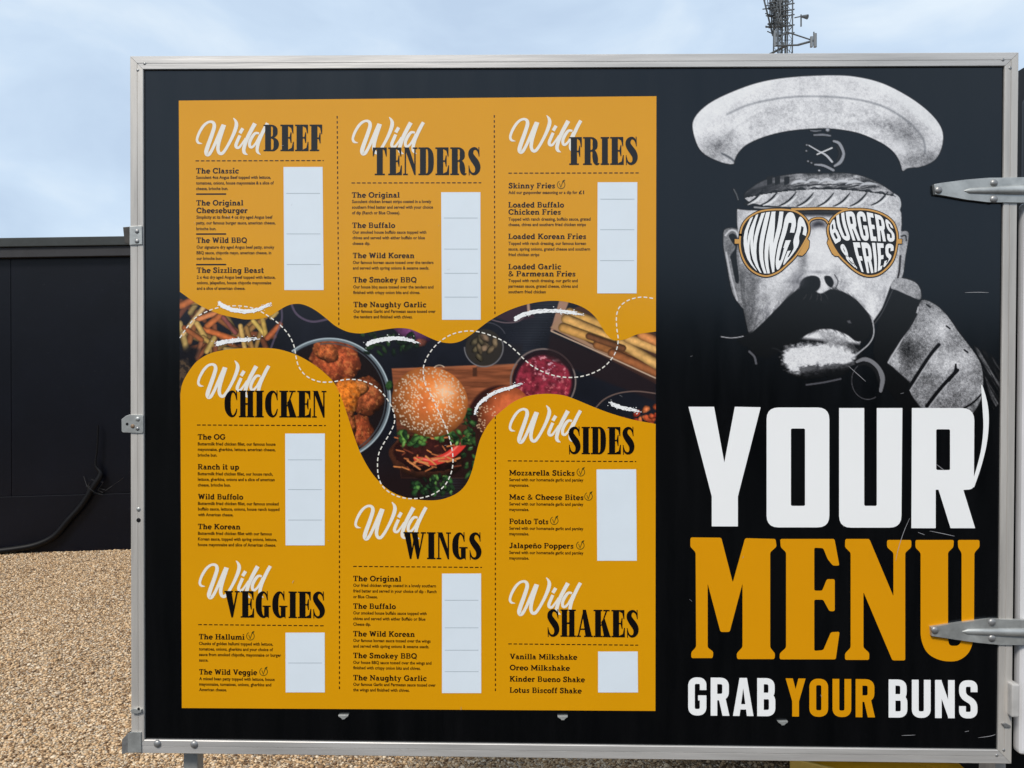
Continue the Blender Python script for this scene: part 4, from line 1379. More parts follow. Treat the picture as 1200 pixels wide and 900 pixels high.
# purple onion plate at the top of that side, red crumbs at the edge
ph.mix(ph.inside([(580, 372), (620, 352), (626, 372), (600, 378)], 2), (52, 36, 46))
ph.line([(574, 374), (590, 378), (606, 377), (616, 370)], 1.2, (104, 88, 92))
ph.mix(ph.inside([(617, 352), (620.5, 352), (621.5, 370), (618.5, 370)], 1), (156, 128, 112))
ph.line([(698, 478), (708, 468), (724, 461), (745, 458.5), (768, 461)], 1.3, (112, 92, 84))
for k in range(30):
    x, y = rng.uniform(726, 770), rng.uniform(474, 498)
    if y < 492 - (x - 722) * 0.4: continue
    ph.blob(x, y, rng.uniform(3, 6), rng.uniform(2, 4), [(186, 84, 50), (150, 52, 36), (206, 116, 70)][k % 3], rng.uniform(0, 3), 200 + k, 0.3, 4, 0.5)
# second bun
ph.mix(np.clip((42 - np.hypot(X - 588, Y - 492)) / 3, 0, 1) * (X < 600), (46, 24, 22))
ph.blob(591, 486, 31, 35, (206, 104, 62), 0.5, 300, 0.03, 20, 0.5, (0.3, -0.5), 0.15)
for k in range(60):
    x, y = rng.uniform(558, 582), rng.uniform(476, 506)
    ph.blob(x, y, 0.9, 0.7, (206, 172, 140), 0, 310, 0, 5, 0, tex=0, soft=0.8)
# burger: base, filling, leaves, lid
ph.blob(500, 535, 44, 27, (104, 58, 40), 0.1, 320, 0.05, 12, 0.6)
ph.blob(501, 531, 40, 22, (52, 24, 22), 0.1, 321, 0.1, 8, 0.4)
for k in range(34):
    x, y = rng.uniform(468, 534), rng.uniform(512, 548)
    ph.stick((x, y), (x + rng.uniform(-11, 11), y + rng.uniform(-3, 5)), 1.1, [(170, 100, 60), (196, 122, 70), (110, 56, 40)][k % 3], 0.3, k)
ph.line([(488, 538, 6), (505, 541, 9), (524, 535, 10), (540, 522, 10), (547, 511, 7)], 8, (200, 58, 50))
ph.line([(492, 537, 1.2), (508, 539, 2), (526, 532, 2), (543, 515, 1.5)], 2, (232, 120, 104))
for k in range(9):
    x = rng.uniform(476, 526)
    ph.stick((x, rng.uniform(534, 546)), (x + rng.uniform(8, 18), rng.uniform(536, 550)), 1.4, (196, 124, 74), 0.3, 400 + k)
for k in range(70):
    a = rng.uniform(0, 1)
    x, y = 470 + a * 82, 508 + 9 * math.sin(a * 9) * 0.5 + rng.uniform(-4, 11) - 10 * max(0, a - 0.6)
    ph.blob(x, y, rng.uniform(3, 6.5), rng.uniform(1.8, 4), [(62, 104, 52), (98, 142, 66), (36, 62, 36), (78, 120, 60), (120, 164, 84)][k % 5], rng.uniform(0, 3), 420 + k, 0.35, 4, 0.5)
for k in range(34):
    x, y = 548 + rng.uniform(-5, 8), rng.uniform(478, 560)
    ph.blob(x, y, rng.uniform(2.5, 5), rng.uniform(1.6, 3), [(44, 74, 40), (30, 50, 32), (60, 94, 50)][k % 3], rng.uniform(0, 3), 500 + k, 0.35, 4, 0.5)
for k in range(50):
    a = rng.random()
    x, y = 484 + 46 * a, 566 + rng.uniform(-9, 14)
    ph.blob(x, y, rng.uniform(2.5, 6), rng.uniform(1.6, 3.4), [(52, 92, 48), (34, 56, 34), (86, 130, 66), (26, 40, 28)][k % 4], rng.uniform(0, 3), 560 + k, 0.35, 4, 0.5)
ph.blob(456, 452, 4, 6, (52, 84, 44), 0.2, 599, 0.3, 4)
ph.blob(503.5, 471, 45, 41, (220, 128, 66), 0.25, 600, 0.012, 30, 0.42, (0.25, -0.55), 0.14, 9, 1.0)
ph.mix(np.clip(1 - np.hypot((X - 521) / 19, (Y - 459) / 18), 0, 1) * 0.75, (244, 206, 172))
ph.mix(np.clip(1 - np.hypot((X - 497) / 13, (Y - 476) / 22), 0, 1) * 0.5, (184, 84, 44))
for k in range(560):
    a, r = rng.uniform(0, 2 * np.pi), math.sqrt(rng.random())
    ex, ey = r * math.cos(a), r * math.sin(a)
    x, y = 503.5 + 43.5 * ex, 471 + 39.5 * ey
    if abs(x - 497) < 7 and abs(y - 477) < 18 and k % 4: continue
    if x > 530 and y > 470 and k % 3: continue
    i0, j0 = int((x - 210.6) * 1.3), int((y - 340) * 1.3)
    sl_ = (slice(max(j0 - 4, 0), j0 + 5), slice(max(i0 - 4, 0), i0 + 5))
    an = rng.uniform(0, np.pi)
    dx, dy = X[sl_] - x, Y[sl_] - y
    u, w = dx * math.cos(an) + dy * math.sin(an), -dx * math.sin(an) + dy * math.cos(an)
    mm = np.clip((1 - np.hypot(u / 1.45, w / 1.0)) * 1.6, 0, 0.92)
    kk = 0.78 + 0.22 * (1 - r)
    ph.img[sl_] = ph.img[sl_] * (1 - mm[..., None]) + np.array((240, 216, 188)) * kk * mm[..., None]
ph.ring(515, 432, 6, 4, 1.0, (220, 196, 170), 20, 170)
ph.img[...] = np.clip(ph.img * 1.10 - 4, 0, 255)
food = ph.build('food_photo', 1, pst, 0.95)

# ---- white dashed line and chalk strokes over the sheet
DASH = [(211, 396), (220, 382.7), (229, 372.7), (240, 366.3), (253, 361.3), (269, 358.7), (285, 358.9), (300, 362.4), (314.7, 370.5), (328, 380.5), (338.7, 392.7), (344.7, 405.5), (347, 418), (350.5, 430), (359, 440.5), (373, 447), (388, 447.6),
        (406.7, 444.7), (423, 445.8), (440, 453), (453, 466.5), (461, 481.7), (462.3, 495), (456.7, 508), (448.5, 521.7), (443.6, 533), (442.5, 546), (444, 560), (450, 571.5), (463, 580.5), (480, 584.2), (496.7, 582.8), (511.7, 576.8), (523, 566.3), (529.8, 550), (530.6, 533),
        (527, 514), (521, 497), (513, 480), (505, 463), (498.5, 450), (496, 436), (498, 424), (505, 411.5), (515, 400.8), (528, 392.5), (543, 388.4), (556.7, 388.2), (573, 392.3), (591.7, 400.8), (605, 411.7), (615, 421.7), (626.7, 430.8), (641.7, 437.8), (658, 441.7), (675, 442),
        (691.7, 438.3), (706.7, 430.6), (716.7, 420.4), (722.3, 410), (724.4, 398), (722.6, 383), (722.6, 369), (726.7, 359), (736.7, 351.7), (751.7, 348.2), (767, 350)]
dl = Ink(3)
dc = catmull(DASH, 8)
seg = np.hypot(*np.diff(dc, axis=0).T)
cum = np.concatenate([[0], np.cumsum(seg)])
s0 = 0.0
while s0 < cum[-1] - 4:
    ss = np.linspace(s0, s0 + 4.3, 4)
    pts = [(np.interp(q_, cum, dc[:, 0]), np.interp(q_, cum, dc[:, 1])) for q_ in ss]
    dl.quads(ribbon(pts, 1.35))
    s0 += 6.9
dl.build('dashed_loop', M_CREAM, pst)

for path, w in (([(256, 355), (263, 359), (275, 363.5), (290, 365), (303, 362.5), (312, 358.5), (318.5, 356)], 5.2), ([(253, 403.4), (262, 401), (278, 398.6), (293, 398), (306, 397)], 5.0), ([(428.5, 404), (440, 399.6), (452, 397.4), (466, 396.4), (480, 398.6), (491, 402.4)], 5.0),
                ([(602, 375), (612, 369.5), (624, 366), (640, 364.4), (658, 365), (672, 366.6), (683, 368.8)], 5.0), ([(556, 484.5), (561, 474), (570, 466), (582, 459.2), (597, 454.4), (614, 449.5)], 4.8), ([(715, 472.4), (722, 475.4), (733, 478.6), (742, 480.4), (750, 482.8)], 4.6)):
    ck = Ink(4)
    c = catmull(path, 9)
    N = len(c)
    for j in range(5):
        off = (j - 2) * w / 5.2
        lo_, hi_ = int(rng.uniform(0, 3)), N - int(rng.uniform(0, 10) if j != 2 else 1)
        pw = []
        for i in range(lo_, hi_):
            f = i / N
            ww = w / 3.1 * (1 - 0.45 * f) * rng.uniform(0.45, 1.35)
            pw.append((c[i][0] + rng.uniform(-.35, .35), c[i][1] + off * (1 - 0.3 * f) + rng.uniform(-.45, .45), ww))
        a_ = np.array(pw)
        ck.quads(ribbon(a_[:, :2], a_[:, 2]))
    for i in range(40):
        t = rng.integers(0, N)
        x, y = c[t] + rng.normal(0, 1.9, 2)
        r_ = rng.uniform(0.3, 0.7)
        ck.quads([[(x - r_, y - r_), (x + r_, y - r_ * .6), (x + r_ * .8, y + r_), (x - r_, y + r_ * .7)]])
    ck.build('chalk_stroke', M_WHITE, pst)

# ---- headings
WILD = [
    [(208, 452, 6), (180, 448, 20), (152, 438, 32), (136, 402, 34), (150, 340, 36), (180, 275, 38), (220, 212, 38), (270, 165, 34), (322, 148, 34), (362, 166, 42), (372, 215, 50), (352, 290, 52), (318, 390, 54), (282, 490, 56), (262, 565, 56), (275, 604, 50), (308, 592, 44), (350, 520, 40), (400, 410, 44), (450, 300, 52), (500, 195, 62)],
    [(505, 190, 58), (480, 270, 56), (452, 360, 54), (430, 450, 50), (422, 530, 46), (440, 582, 42), (478, 588, 42), (520, 540, 40), (570, 455, 40), (620, 355, 44), (658, 260, 50), (674, 190, 50), (664, 140, 36), (632, 96, 10)],
    [(762, 240, 46), (722, 308, 46)],
    [(722, 338, 42), (690, 410, 44), (668, 470, 44), (676, 504, 38), (712, 504, 34), (760, 440, 26), (800, 375, 24)],
    [(928, 172, 58), (880, 260, 54), (830, 360, 52), (792, 460, 50), (774, 540, 48), (788, 584, 40), (828, 606, 8)],
    [(985, 312, 26), (935, 308, 36), (888, 362, 44), (856, 435, 42), (858, 490, 38), (886, 502, 34), (928, 462, 30), (970, 390, 30), (1000, 330, 34)],
    [(1100, 168, 46), (1060, 240, 48), (1015, 335, 48), (978, 430, 46), (958, 520, 44), (966, 572, 34), (1006, 606, 6)],
]
HEAD = [('BEEF', 229.3, 138.3, 309, 377.6, 146.3, 177.2), ('TENDERS', 411.8, 137.3, 437, 563, 173, 205.3), ('FRIES', 596.2, 135.3, 667, 747.2, 160.8, 193.3), ('CHICKEN', 230.8, 422.5, 263.3, 382.6, 457.5, 488.8),
        ('VEGGIES', 232.5, 657, 263, 380.8, 692.2, 723.3), ('WINGS', 415, 588.3, 472.8, 564.2, 623.3, 654.8), ('SIDES', 595.8, 475, 666.3, 743.4, 500, 532), ('SHAKES', 595.8, 676.7, 641.3, 748.3, 713.8, 745.8)]
for word, wx0, wy0, x0, x1, yt, yb_ in HEAD:
    sc = Ink(3)
    k = 86.6 / (1125 - 115)
    for st_ in WILD:
        sc.quads([[(wx0 + (px - 115) * k, wy0 + (py - 95) * k * 0.985) for px, py in q_] for q_ in smooth_ribbon(st_, 6)])
    sc.build('script_lettering', M_CREAM, pst)
    hw = Ink(4)
    put(hw, FAT, word, x0, x1, yb_, yb_ - yt, yb_ + slope(yb_) * (x1 - x0), 1.5)
    hw.build('heading_lettering', M_INK, pst)

# ---- dashed rules
for y, x0, x1 in ((188.6, 229.3, 379.5), (214.5, 412, 564), (203, 595.8, 748.4), (498, 231, 382), (731.8, 232.5, 381.8), (663.6, 414, 564.8), (540, 595, 745.5), (754.4, 595.6, 747.8)):
    rules = Ink(3)
    x = x0
    while x < x1 - 1:
        e_ = min(x + 4.2, x1)
        yy = y + slope(y) * (x - x0)
        rules.quads([[(x, yy - 0.55), (e_, yy - 0.55), (e_, yy + 0.55), (x, yy + 0.55)]])
        x += 6.2
    rules.build('dashed_rule', M_BROWNINK, pst)
for xa, ya, xb, yb_ in ((395.2, 136, 397.2, 383), (397.9, 462, 397.9, 811), (579.2, 135, 580, 371), (580.4, 488, 580.6, 812)):
    rules = Ink(3)
    y = ya
    while y < yb_ - 1:
        f = (y - ya) / (yb_ - ya)
        x = xa + (xb - xa) * f
        rules.quads([[(x - 0.6, y), (x + 0.6, y), (x + 0.6, y + 3), (x - 0.6, y + 3)]])
        y += 5.9
    rules.build('dashed_rule', M_BROWNINK, pst)
for y in (227.6, 274.4, 310.2):
    ul = Ink(3)
    ul.quads([[(230, y - 0.9), (265.2, y - 1.0), (265.2, y + 0.7), (230, y + 0.8)]])
    ul.build('underline', M_BROWNINK, pst)

# ---- white price panels
for (a, b, c, d, t, bt, dv) in ((332.4, 378.2, 333.3, 379.5, 195.8, 340, (226.7, 274.2, 310)), (517, 563, 518, 563.4, 225.4, 374.8, (255.6, 292, 320.3, 348.2)), (700.3, 746.8, 699.8, 746, 213.7, 343.9, (233.5, 269.3, 305.5)),
                               (334.3, 380.8, 334.8, 380.6, 508, 639, (538.8, 573.6, 609.3)), (334.7, 380.6, 334.9, 380.8, 741.2, 811.2, (776.7,)), (518, 563.8, 518, 564, 672, 812, (703.2, 735.5, 761.7, 786.8)),
                               (699, 745.4, 699.8, 746.2, 550, 657, ()), (700.8, 747.2, 700.8, 747.6, 763.3, 811.3, ())):
    pp_ = Ink(3.6)
    pp_.poly([(a, t), (b, t - 0.1), (d, bt), (c, bt)], step=False)
    po = pp_.build('price_panel', M_PRICE, pst)
    if dv:
        for y in dv:
            rl = Ink(4.2)
            f = (y - t) / (bt - t)
            xl, xr = a + (c - a) * f + 3.2, b + (d - b) * f - 3.2
            rl.quads([[(xl, y - 0.32), (xr, y - 0.32), (xr, y + 0.32), (xl, y + 0.32)]])
            rl.build('divider_rule', M_RULE, pst)

# ---- dish names and descriptions
ITEMS = [('The Classic', 230, 280, 203.4), ('The Original', 230.3, 285.2, 240.9), ('Cheeseburger', 230.3, 290.6, 249.8), ('The Wild BBQ', 230.5, 289.6, 284.7), ('The Sizzling Beast', 230.8, 309.2, 319.8),
         ('The Original', 412.5, 468.4, 231.7), ('The Buffalo', 413, 463.2, 267.2), ('The Wild Korean', 413.6, 485.6, 302.6), ('The Smokey BBQ', 414, 488.3, 331), ('The Naughty Garlic', 414.3, 499.6, 360),
         ('Skinny Fries', 595.8, 650.2, 220.8), ('Loaded Buffalo', 595.8, 661, 243.2), ('Chicken Fries', 595.8, 657, 251.6), ('Loaded Korean Fries', 595.8, 686.6, 280.2), ('Loaded Garlic', 595.8, 657.6, 315.6), ('& Parmesan Fries', 595.8, 674.2, 323.9),
         ('The OG', 232, 264.3, 515), ('Ranch it up', 232, 280.3, 550), ('Wild Buffolo', 232.2, 285.2, 585), ('The Korean', 232.2, 281.8, 620), ('The Hallumi', 233.3, 286.7, 749), ('The Wild Veggie', 233.6, 301.6, 790.2),
         ('The Original', 414, 470.2, 680.9), ('The Buffalo', 414, 464, 713.2), ('The Wild Korean', 414, 486, 745.5), ('The Smokey BBQ', 414, 488.6, 771), ('The Naughty Garlic', 414, 500, 797),
         ('Mozzarella Sticks', 596.7, 673.2, 557), ('Mac & Cheese Bites', 596.7, 683.6, 585.4), ('Potato Tots', 596.8, 642.4, 613.9), ('Jalapeño Poppers', 596.8, 671.8, 642.2),
         ('Vanilla Milkshake', 597.3, 676.6, 772.2), ('Oreo Milkshake', 597.3, 668, 785.2), ('Kinder Bueno Shake', 597.3, 685.6, 798.4), ('Lotus Biscoff Shake', 597.3, 681.8, 811.5)]
for tx, x0, x1, b_ in ITEMS:
    it = Ink(3)
    put(it, SLAB, tx, x0, x1, b_, 6.35, b_ + slope(b_) * (x1 - x0), 3.0)
    it.build('dish_name', M_BROWNINK, pst)

DESC = [(230, 317.5, 209.7, 'Succulent 4oz Angus Beef topped with lettuce,'), (230, 321, 216.3, 'tomatoes, onions, house mayonnaise & a slice of'), (230, 267.5, 222.8, 'cheese, brioche bun.'),
        (230.3, 319.5, 256.3, 'Simplicity at its finest 4 oz dry aged Angus beef'), (230.3, 323, 263, 'patty, our famous burger sauce, american cheese,'), (230.3, 253.6, 269.8, 'brioche bun.'),
        (230.5, 321.6, 291.4, 'Our signature dry aged Angus beef patty, smoky'), (230.5, 318, 298, 'BBQ sauce, chipotle mayo, american cheese, in'), (230.5, 260.5, 304.6, 'our brioche bun.'),
        (230.8, 323, 326.6, '2 x 4oz dry aged Angus beef topped with lettuce,'), (230.8, 318, 333.1, 'onions, jalapeños, house chipotle mayonnaise'), (230.8, 287.6, 339.6, 'and a slice of american cheese.'),
        (412.6, 505.5, 238, 'Succulent chicken breast strips coated in a lovely'), (412.6, 507.5, 244.6, 'southern fried batter and served with your choice'), (412.6, 469, 251.2, 'of dip (Ranch or Blue Cheese).'),
        (413.2, 499.7, 273.9, 'Our smoked house buffalo sauce topped with'), (413.2, 498, 280.4, 'chives and served with either buffalo or blue'), (413.2, 434, 287, 'cheese dip.'),
        (413.6, 508, 309.3, 'Our famous korean sauce tossed over the tenders'), (413.6, 503, 315.8, 'and served with spring onions & sesame seeds.'),
        (414, 508, 338, 'Our house bbq sauce tossed over the tenders and'), (414, 492.5, 344.5, 'finished with crispy onion bits and chives.'),
        (414.3, 510.5, 366.5, 'Our famous Garlic and Parmesan sauce tossed over'), (414.3, 483.5, 373, 'the tenders and finished with chives.'),
        (595.8, 676.6, 227.4, 'Add our gunpowder seasoning or a dip for'),
        (595.8, 692, 258.6, 'Topped with ranch dressing, buffalo sauce, grated'), (595.8, 686.5, 265, 'cheese, chives and southern fried chicken strips'),
        (595.8, 686.7, 287, 'Topped with ranch dressing, our famous korean'), (595.8, 691.5, 293.6, 'sauce, spring onions, grated cheese and southern'), (595.8, 632, 300.2, 'fried chicken strips'),
        (595.8, 677, 330.6, 'Topped with ranch dressing, our garlic and'), (595.8, 677, 337.1, 'parmesan sauce, grated cheese, chives and'), (595.8, 639.6, 343.7, 'southern fried chicken'),
        (232, 323, 521.8, 'Buttermilk fried chicken fillet, our famous house'), (232, 323, 528.2, 'mayonnaise, gherkins, lettuce, american cheese,'), (232, 254.6, 534.9, 'brioche bun.'),
        (232, 320, 556.8, 'Buttermilk fried chicken fillet, our house ranch,'), (232, 322, 563.3, 'lettuce, gherkins, onions and a slice of american'), (232, 270.6, 569.9, 'cheese, brioche bun.'),
        (232.2, 326.6, 591.6, 'Buttermilk fried chicken fillet, our famous smoked'), (232.2, 327.6, 598, 'buffalo sauce, lettuce, onions, house ranch topped'), (232.2, 273.6, 604.7, 'with American cheese.'),
        (232.2, 318.6, 626.6, 'Buttermilk fried chicken fillet with our famous'), (232.2, 324.6, 633.2, 'Korean sauce, topped with spring onions, lettuce,'), (232.2, 323.6, 639.8, 'house mayonnaise and slice of American cheese.'),
        (233.3, 320, 755.6, 'Chunks of golden hallumi topped with lettuce,'), (233.3, 320, 762, 'tomatoes, onions, gherkins and your choice of'), (233.3, 329.6, 768.5, 'sauce from smoked chipotle, mayonnaise or burger'), (233.3, 244.2, 775, 'sauce.'),
        (233.6, 322, 796.8, 'A mixed bean patty topped with lettuce, house'), (233.6, 318, 803.2, 'mayonnaise, tomatoes, onions, gherkins and'), (233.6, 266, 809.6, 'American cheese.'),
        (414, 511, 687.4, 'Our fried chicken wings coated in a lovely southern'), (414, 511.6, 694, 'fried batter and served in your choice of dip - Ranch'), (414, 442.6, 700.8, 'or Blue Cheese.'),
        (414, 500, 719.8, 'Our smoked house buffalo sauce topped with'), (414, 498.6, 726.4, 'chives and served with either Buffalo or Blue'), (414, 434.6, 733, 'Cheese dip.'),
        (414, 504.6, 752, 'Our famous korean sauce tossed over the wings'), (414, 503, 758.6, 'and served with spring onions & sesame seeds.'),
        (414, 505.6, 777.7, 'Our house BBQ sauce tossed over the wings and'), (414, 493, 784, 'finished with crispy onion bits and chives.'),
        (414, 510.6, 803.4, 'Our famous Garlic and Parmesan sauce tossed over'), (414, 480, 809.8, 'the wings and finished with chives.'),
        ] + [(596.8, 683.6 if k == 0 else 620, y, ('Served with our homemade garlic and parsley', 'mayonnaise.')[k]) for y0_ in (563.7, 592.1, 620.6, 649) for k, y in ((0, y0_), (1, y0_ + 6.5))]


def font_text(txt, x0, x1, base, h, bold, name, mat, layer=3):
    cu = bpy.data.curves.new('t', 'FONT')
    cu.body = txt
    cu.offset = bold
    cu.resolution_u = 2
    ob = bpy.data.objects.new('t', cu)
    col.objects.link(ob)
    dg = bpy.context.evaluated_depsgraph_get()
    me = bpy.data.meshes.new_from_object(ob.evaluated_get(dg))
    bpy.data.objects.remove(ob)
    bpy.data.curves.remove(cu)
    n = len(me.vertices)
    co = np.zeros(n * 3)
    me.vertices.foreach_get('co', co)
    co = co.reshape(-1, 3)
    a, b = co[:, 0].min(), co[:, 0].max()
    ux = x0 + (co[:, 0] - a) / (b - a) * (x1 - x0)
    uy = base + slope(base) * (ux - x0) - co[:, 1] / 0.73 * h
    polys = [tuple(p.vertices) for p in me.polygons]
    V = []
    for i in range(n):
        q_ = XZ(ux[i], uy[i])
        V.append((q_[0], -LAY * layer, q_[1]))
    bpy.data.meshes.remove(me)
    o = link(name, V, polys, mat, pst)
    return o


for x0, x1, b_, tx in DESC:
    font_text(tx, x0, x1, b_, 3.8, 0.022, 'description_line', M_BROWNINK)
font_text('£1', 678.2, 684.4, 227.4, 4.2, 0.03, 'description_line', M_BROWNINK)

# vegetarian marks: a leaf ring round a V
for cx_, cy_ in ((657.5, 216.6), (293.6, 745.3), (309, 787), (680.6, 553.2), (689.6, 581.6), (649.5, 610), (680, 639)):
    vm = Ink(3)
    t = [math.radians(70 - i * 15) for i in range(22)]
    vm.quads(ribbon([(cx_ + 4.5 * math.cos(a), cy_ - 4.6 * math.sin(a)) for a in t], 0.75))
    vm.quads(ribbon([(cx_ - 2, cy_ - 1.6), (cx_ - 0.3, cy_ + 3.0), (cx_ + 1.6, cy_ - 2.4), (cx_ + 3.6, cy_ - 5.6)], 0.8))
    vm.poly([(cx_ + 1.2, cy_ - 3.2), (cx_ + 2.2, cy_ - 5.2), (cx_ + 4.8, cy_ - 6), (cx_ + 3.8, cy_ - 3.8)])
    vm.build('vegetarian_mark', M_GREENINK, pst)

# ------------------------------------------------------------------ right-hand print: lettering
def zp(pts, ox, oy, k): return [(ox + p[0] / k, oy + p[1] / k) + tuple(p[2:]) for p in pts]


def big(name, glyphs, ox, oy, k, r, mat, parent):
    ink = Ink(5)
    for outer, holes in glyphs:
        ink.poly(fillet(zp(outer, ox, oy, k), r), [fillet(zp(h, ox, oy, k), 2.0) for h in holes])
    return ink.build(name, mat, parent)


K3 = 10 / 3
YOUR = [([(22, 22), (122, 22), (162, 240), (203, 22), (304, 24), (215, 372), (215, 489), (113, 489), (113, 372)], []),
        ([(327, 25, 14), (572, 25, 14), (572, 493, 14), (327, 493, 14)], [[(422, 107), (477, 107), (477, 409), (422, 409)]]),
        ([(610, 27), (708, 27), (708, 409, 2), (757, 409, 2), (757, 27), (857, 27), (853, 494, 14), (610, 494, 14)], []),
        ([(894, 27), (1138, 27, 15), (1136, 344, 12), (1095, 347), (1141, 496), (1045, 496), (998, 346), (987, 346), (987, 496), (892, 496)], [[(989, 110), (1043, 110), (1043, 269), (989, 269)]])]
big('white_lettering', YOUR, 800, 470, K3, 0.3, M_WHITE, door)
MENU = [([(30, 32), (150, 33), (195, 208), (243, 35), (362, 38), (366, 68), (341, 90), (341, 462), (360, 485), (358, 507), (212, 507), (210, 485), (233, 460), (233, 212), (183, 401), (147, 401), (97, 212), (97, 462), (119, 478), (117, 503), (33, 503), (33, 480), (52, 460), (50, 90), (29, 68)], []),
        ([(380, 38), (592, 38), (611, 142), (586, 142), (566, 118), (548, 74), (513, 72), (513, 240), (544, 240), (562, 195), (593, 195), (593, 320), (572, 320), (548, 275), (513, 275), (513, 475), (548, 472), (578, 402), (612, 400), (597, 508), (378, 508), (378, 485), (403, 462), (403, 90), (382, 70)], []),
        ([(634, 38), (728, 38), (822, 262), (822, 92), (797, 70), (797, 42), (892, 42), (892, 70), (868, 92), (868, 512), (818, 512), (705, 245), (705, 462), (728, 483), (727, 510), (633, 510), (633, 485), (655, 462), (655, 92), (633, 70)], []),
        ([(908, 42), (1058, 42), (1056, 70), (1035, 90), (1035, 430, 5), (1040, 455, 5), (1078, 455, 5), (1088, 430, 5), (1088, 92), (1075, 72), (1073, 42), (1158, 42), (1158, 70), (1138, 92), (1136, 430, 14), (1118, 485, 12), (1075, 516, 12), (1010, 516, 12), (952, 487, 12), (928, 430, 14), (928, 92), (908, 72)], [])]
big('orange_lettering', MENU, 800, 620, K3, 2.2, M_ORANGE, door)
for word, x0, x1, mat in (('GRAB', 806.3, 908.3, M_WHITE), ('YOUR', 920.4, 1025, M_ORANGE), ('BUNS', 1041, 1145, M_WHITE)):
    ink = Ink(5)
    b_ = 838 + (x0 - 806) * 0.0106
    put(ink, TALL, word, x0, x1, b_, 44.6, b_ + 0.0106 * (x1 - x0), 8)
    ink.build('slogan_lettering', mat, door)

# ------------------------------------------------------------------ right-hand print: capped man with sunglasses, grey-tone picture
pt = Paint(806, 84, 1171.5, 498, 1.3, (6, 6, 7), 0.0)
X, Y = pt.X, pt.Y
grain = 0.55 * fbm(X, Y, 2.2, 2, 801) + 0.45 * rng.random(X.shape)
mott = fbm(X, Y, 14, 4, 802)
big_ = fbm(X, Y, 50, 3, 803)


def tone(base, g=26, m=40, b=30): return np.clip(base + 2.6 * g * (grain - 0.5) + 1.5 * m * (mott - 0.5) + b * (big_ - 0.5), 3, 246)[..., None] * np.array([1, 1.0, 1.02])


# collar / shoulder strip at the far right
sh = pt.inside([(1142, 406), (1158, 414), (1173, 428), (1173, 470), (1164, 480), (1156, 450), (1150, 425)], 1.5)
st = fbm((X - Y * 0.6) * 1.0, Y * 0.12, 3, 3, 811)
pt.mix(sh * np.clip((st - 0.40) * 2.6, 0, 0.85), tone(120))
# ears
pt.mix(pt.inside(catmull([(848, 272), (853, 267.5), (862, 268), (866, 276), (868, 330), (872, 360), (866, 356), (858, 342), (852, 312), (848, 290)], 4, True), 1), tone(118))
pt.mix(pt.inside(catmull([(854, 276), (860, 274), (864, 281), (863, 300), (866, 328), (862, 330), (857, 306), (856, 300), (862, 290), (858, 284)], 4, True), 1.2), (12, 12, 14))
pt.line([(850, 276), (856, 270), (862, 271), (865, 277)], 2.0, (190, 190, 194))
pt.line([(851, 296), (856, 322), (864, 352)], 2.0, (176, 176, 180))
pt.mix(pt.inside(catmull([(1052, 276), (1058, 271), (1064, 272), (1064.5, 280), (1061, 300), (1058, 322), (1052, 330), (1047, 322)], 4, True), 1), tone(150))
pt.line([(1055, 300), (1054, 316), (1052, 326)], 2.2, (40, 36, 38))
pt.line([(1056, 277), (1061, 276), (1062, 282)], 1.6, (30, 30, 32))
# face
face = pt.inside(catmull([(866, 238), (900, 236), (1000, 236), (1052, 240), (1054, 290), (1050, 322), (1043, 336), (1034, 360), (1022, 378), (1010, 396), (1004, 420), (994, 436), (964, 444), (930, 442), (904, 430), (892, 412), (880, 396), (874, 376), (868, 340), (866, 290)], 4, True), 1.2)
lightr = 206 - 96 * np.clip((908 - X) / 38, 0, 1.2) * np.clip((Y - 290) / 30, 0.3, 1) - 50 * np.clip(1 - np.hypot((X - 918) / 26, (Y - 352) / 22), 0, 1) - 20 * np.clip((X - 1020) / 30, 0, 1)
face = face * (1 - np.clip((Y - 388 - 0.1 * (X - 880)) / 5, 0, 1))
pt.mix(face, tone(lightr, 30, 44, 20))
stp = fbm(X * 1.0, Y * 0.16, 4, 3, 821)
pt.mix(face * np.clip((900 - X) / 28, 0, 1) * np.clip((Y - 318) / 12, 0, 1) * np.clip((stp - 0.35) * 2, 0, 0.75), tone(84, 20, 20, 10))
# side of the nose, brow shade, nostrils
pt.mix(np.clip(1 - np.hypot((X - 941) / 9, (Y - 306) / 24), 0, 1) * 0.75, tone(104))
pt.mix(np.clip(1 - np.hypot((X - 980) / 7, (Y - 312) / 16), 0, 1) * 0.35, tone(120))
pt.mix(np.clip(1 - np.hypot((X - 959) / 13, (Y - 264) / 9), 0, 1) * 1.3, (58, 56, 62))
pt.mix(pt.inside(catmull([(954, 268), (966, 268), (972, 292), (974, 308), (966, 316), (952, 316), (946, 306), (950, 288)], 4, True), 5) * 0.8, tone(214, 14, 12, 6))
pt.mix(np.clip(1 - np.abs(Y - 319) / 3.4, 0, 1) * np.clip(1 - np.abs(X - 957) / 22, 0, 1) * 0.55, (90, 90, 94))
pt.mix(pt.inside(catmull([(937, 334), (942, 326), (952, 323), (960, 326), (961, 336), (954, 342), (940, 341)], 4, True), 1.6), (10, 10, 12))
pt.mix(pt.inside(catmull([(966, 324), (973, 324), (977, 331), (974, 337), (968, 332)], 4, True), 1.4), (14, 14, 16))
etch = fbm((X + 0.25 * Y) * 1.0, Y * 0.30, 2.6, 3, 851)
pt.mix(face * np.clip(1 - np.hypot((X - 905) / 46, (Y - 372) / 30), 0, 1) * np.clip((etch - 0.42) * 3, 0, 1) * 0.75, (66, 66, 70))
pt.mix(face * np.clip(1 - np.hypot((X - 934) / 16, (Y - 330) / 20), 0, 1) * (0.4 + 0.6 * etch), (92, 92, 96))
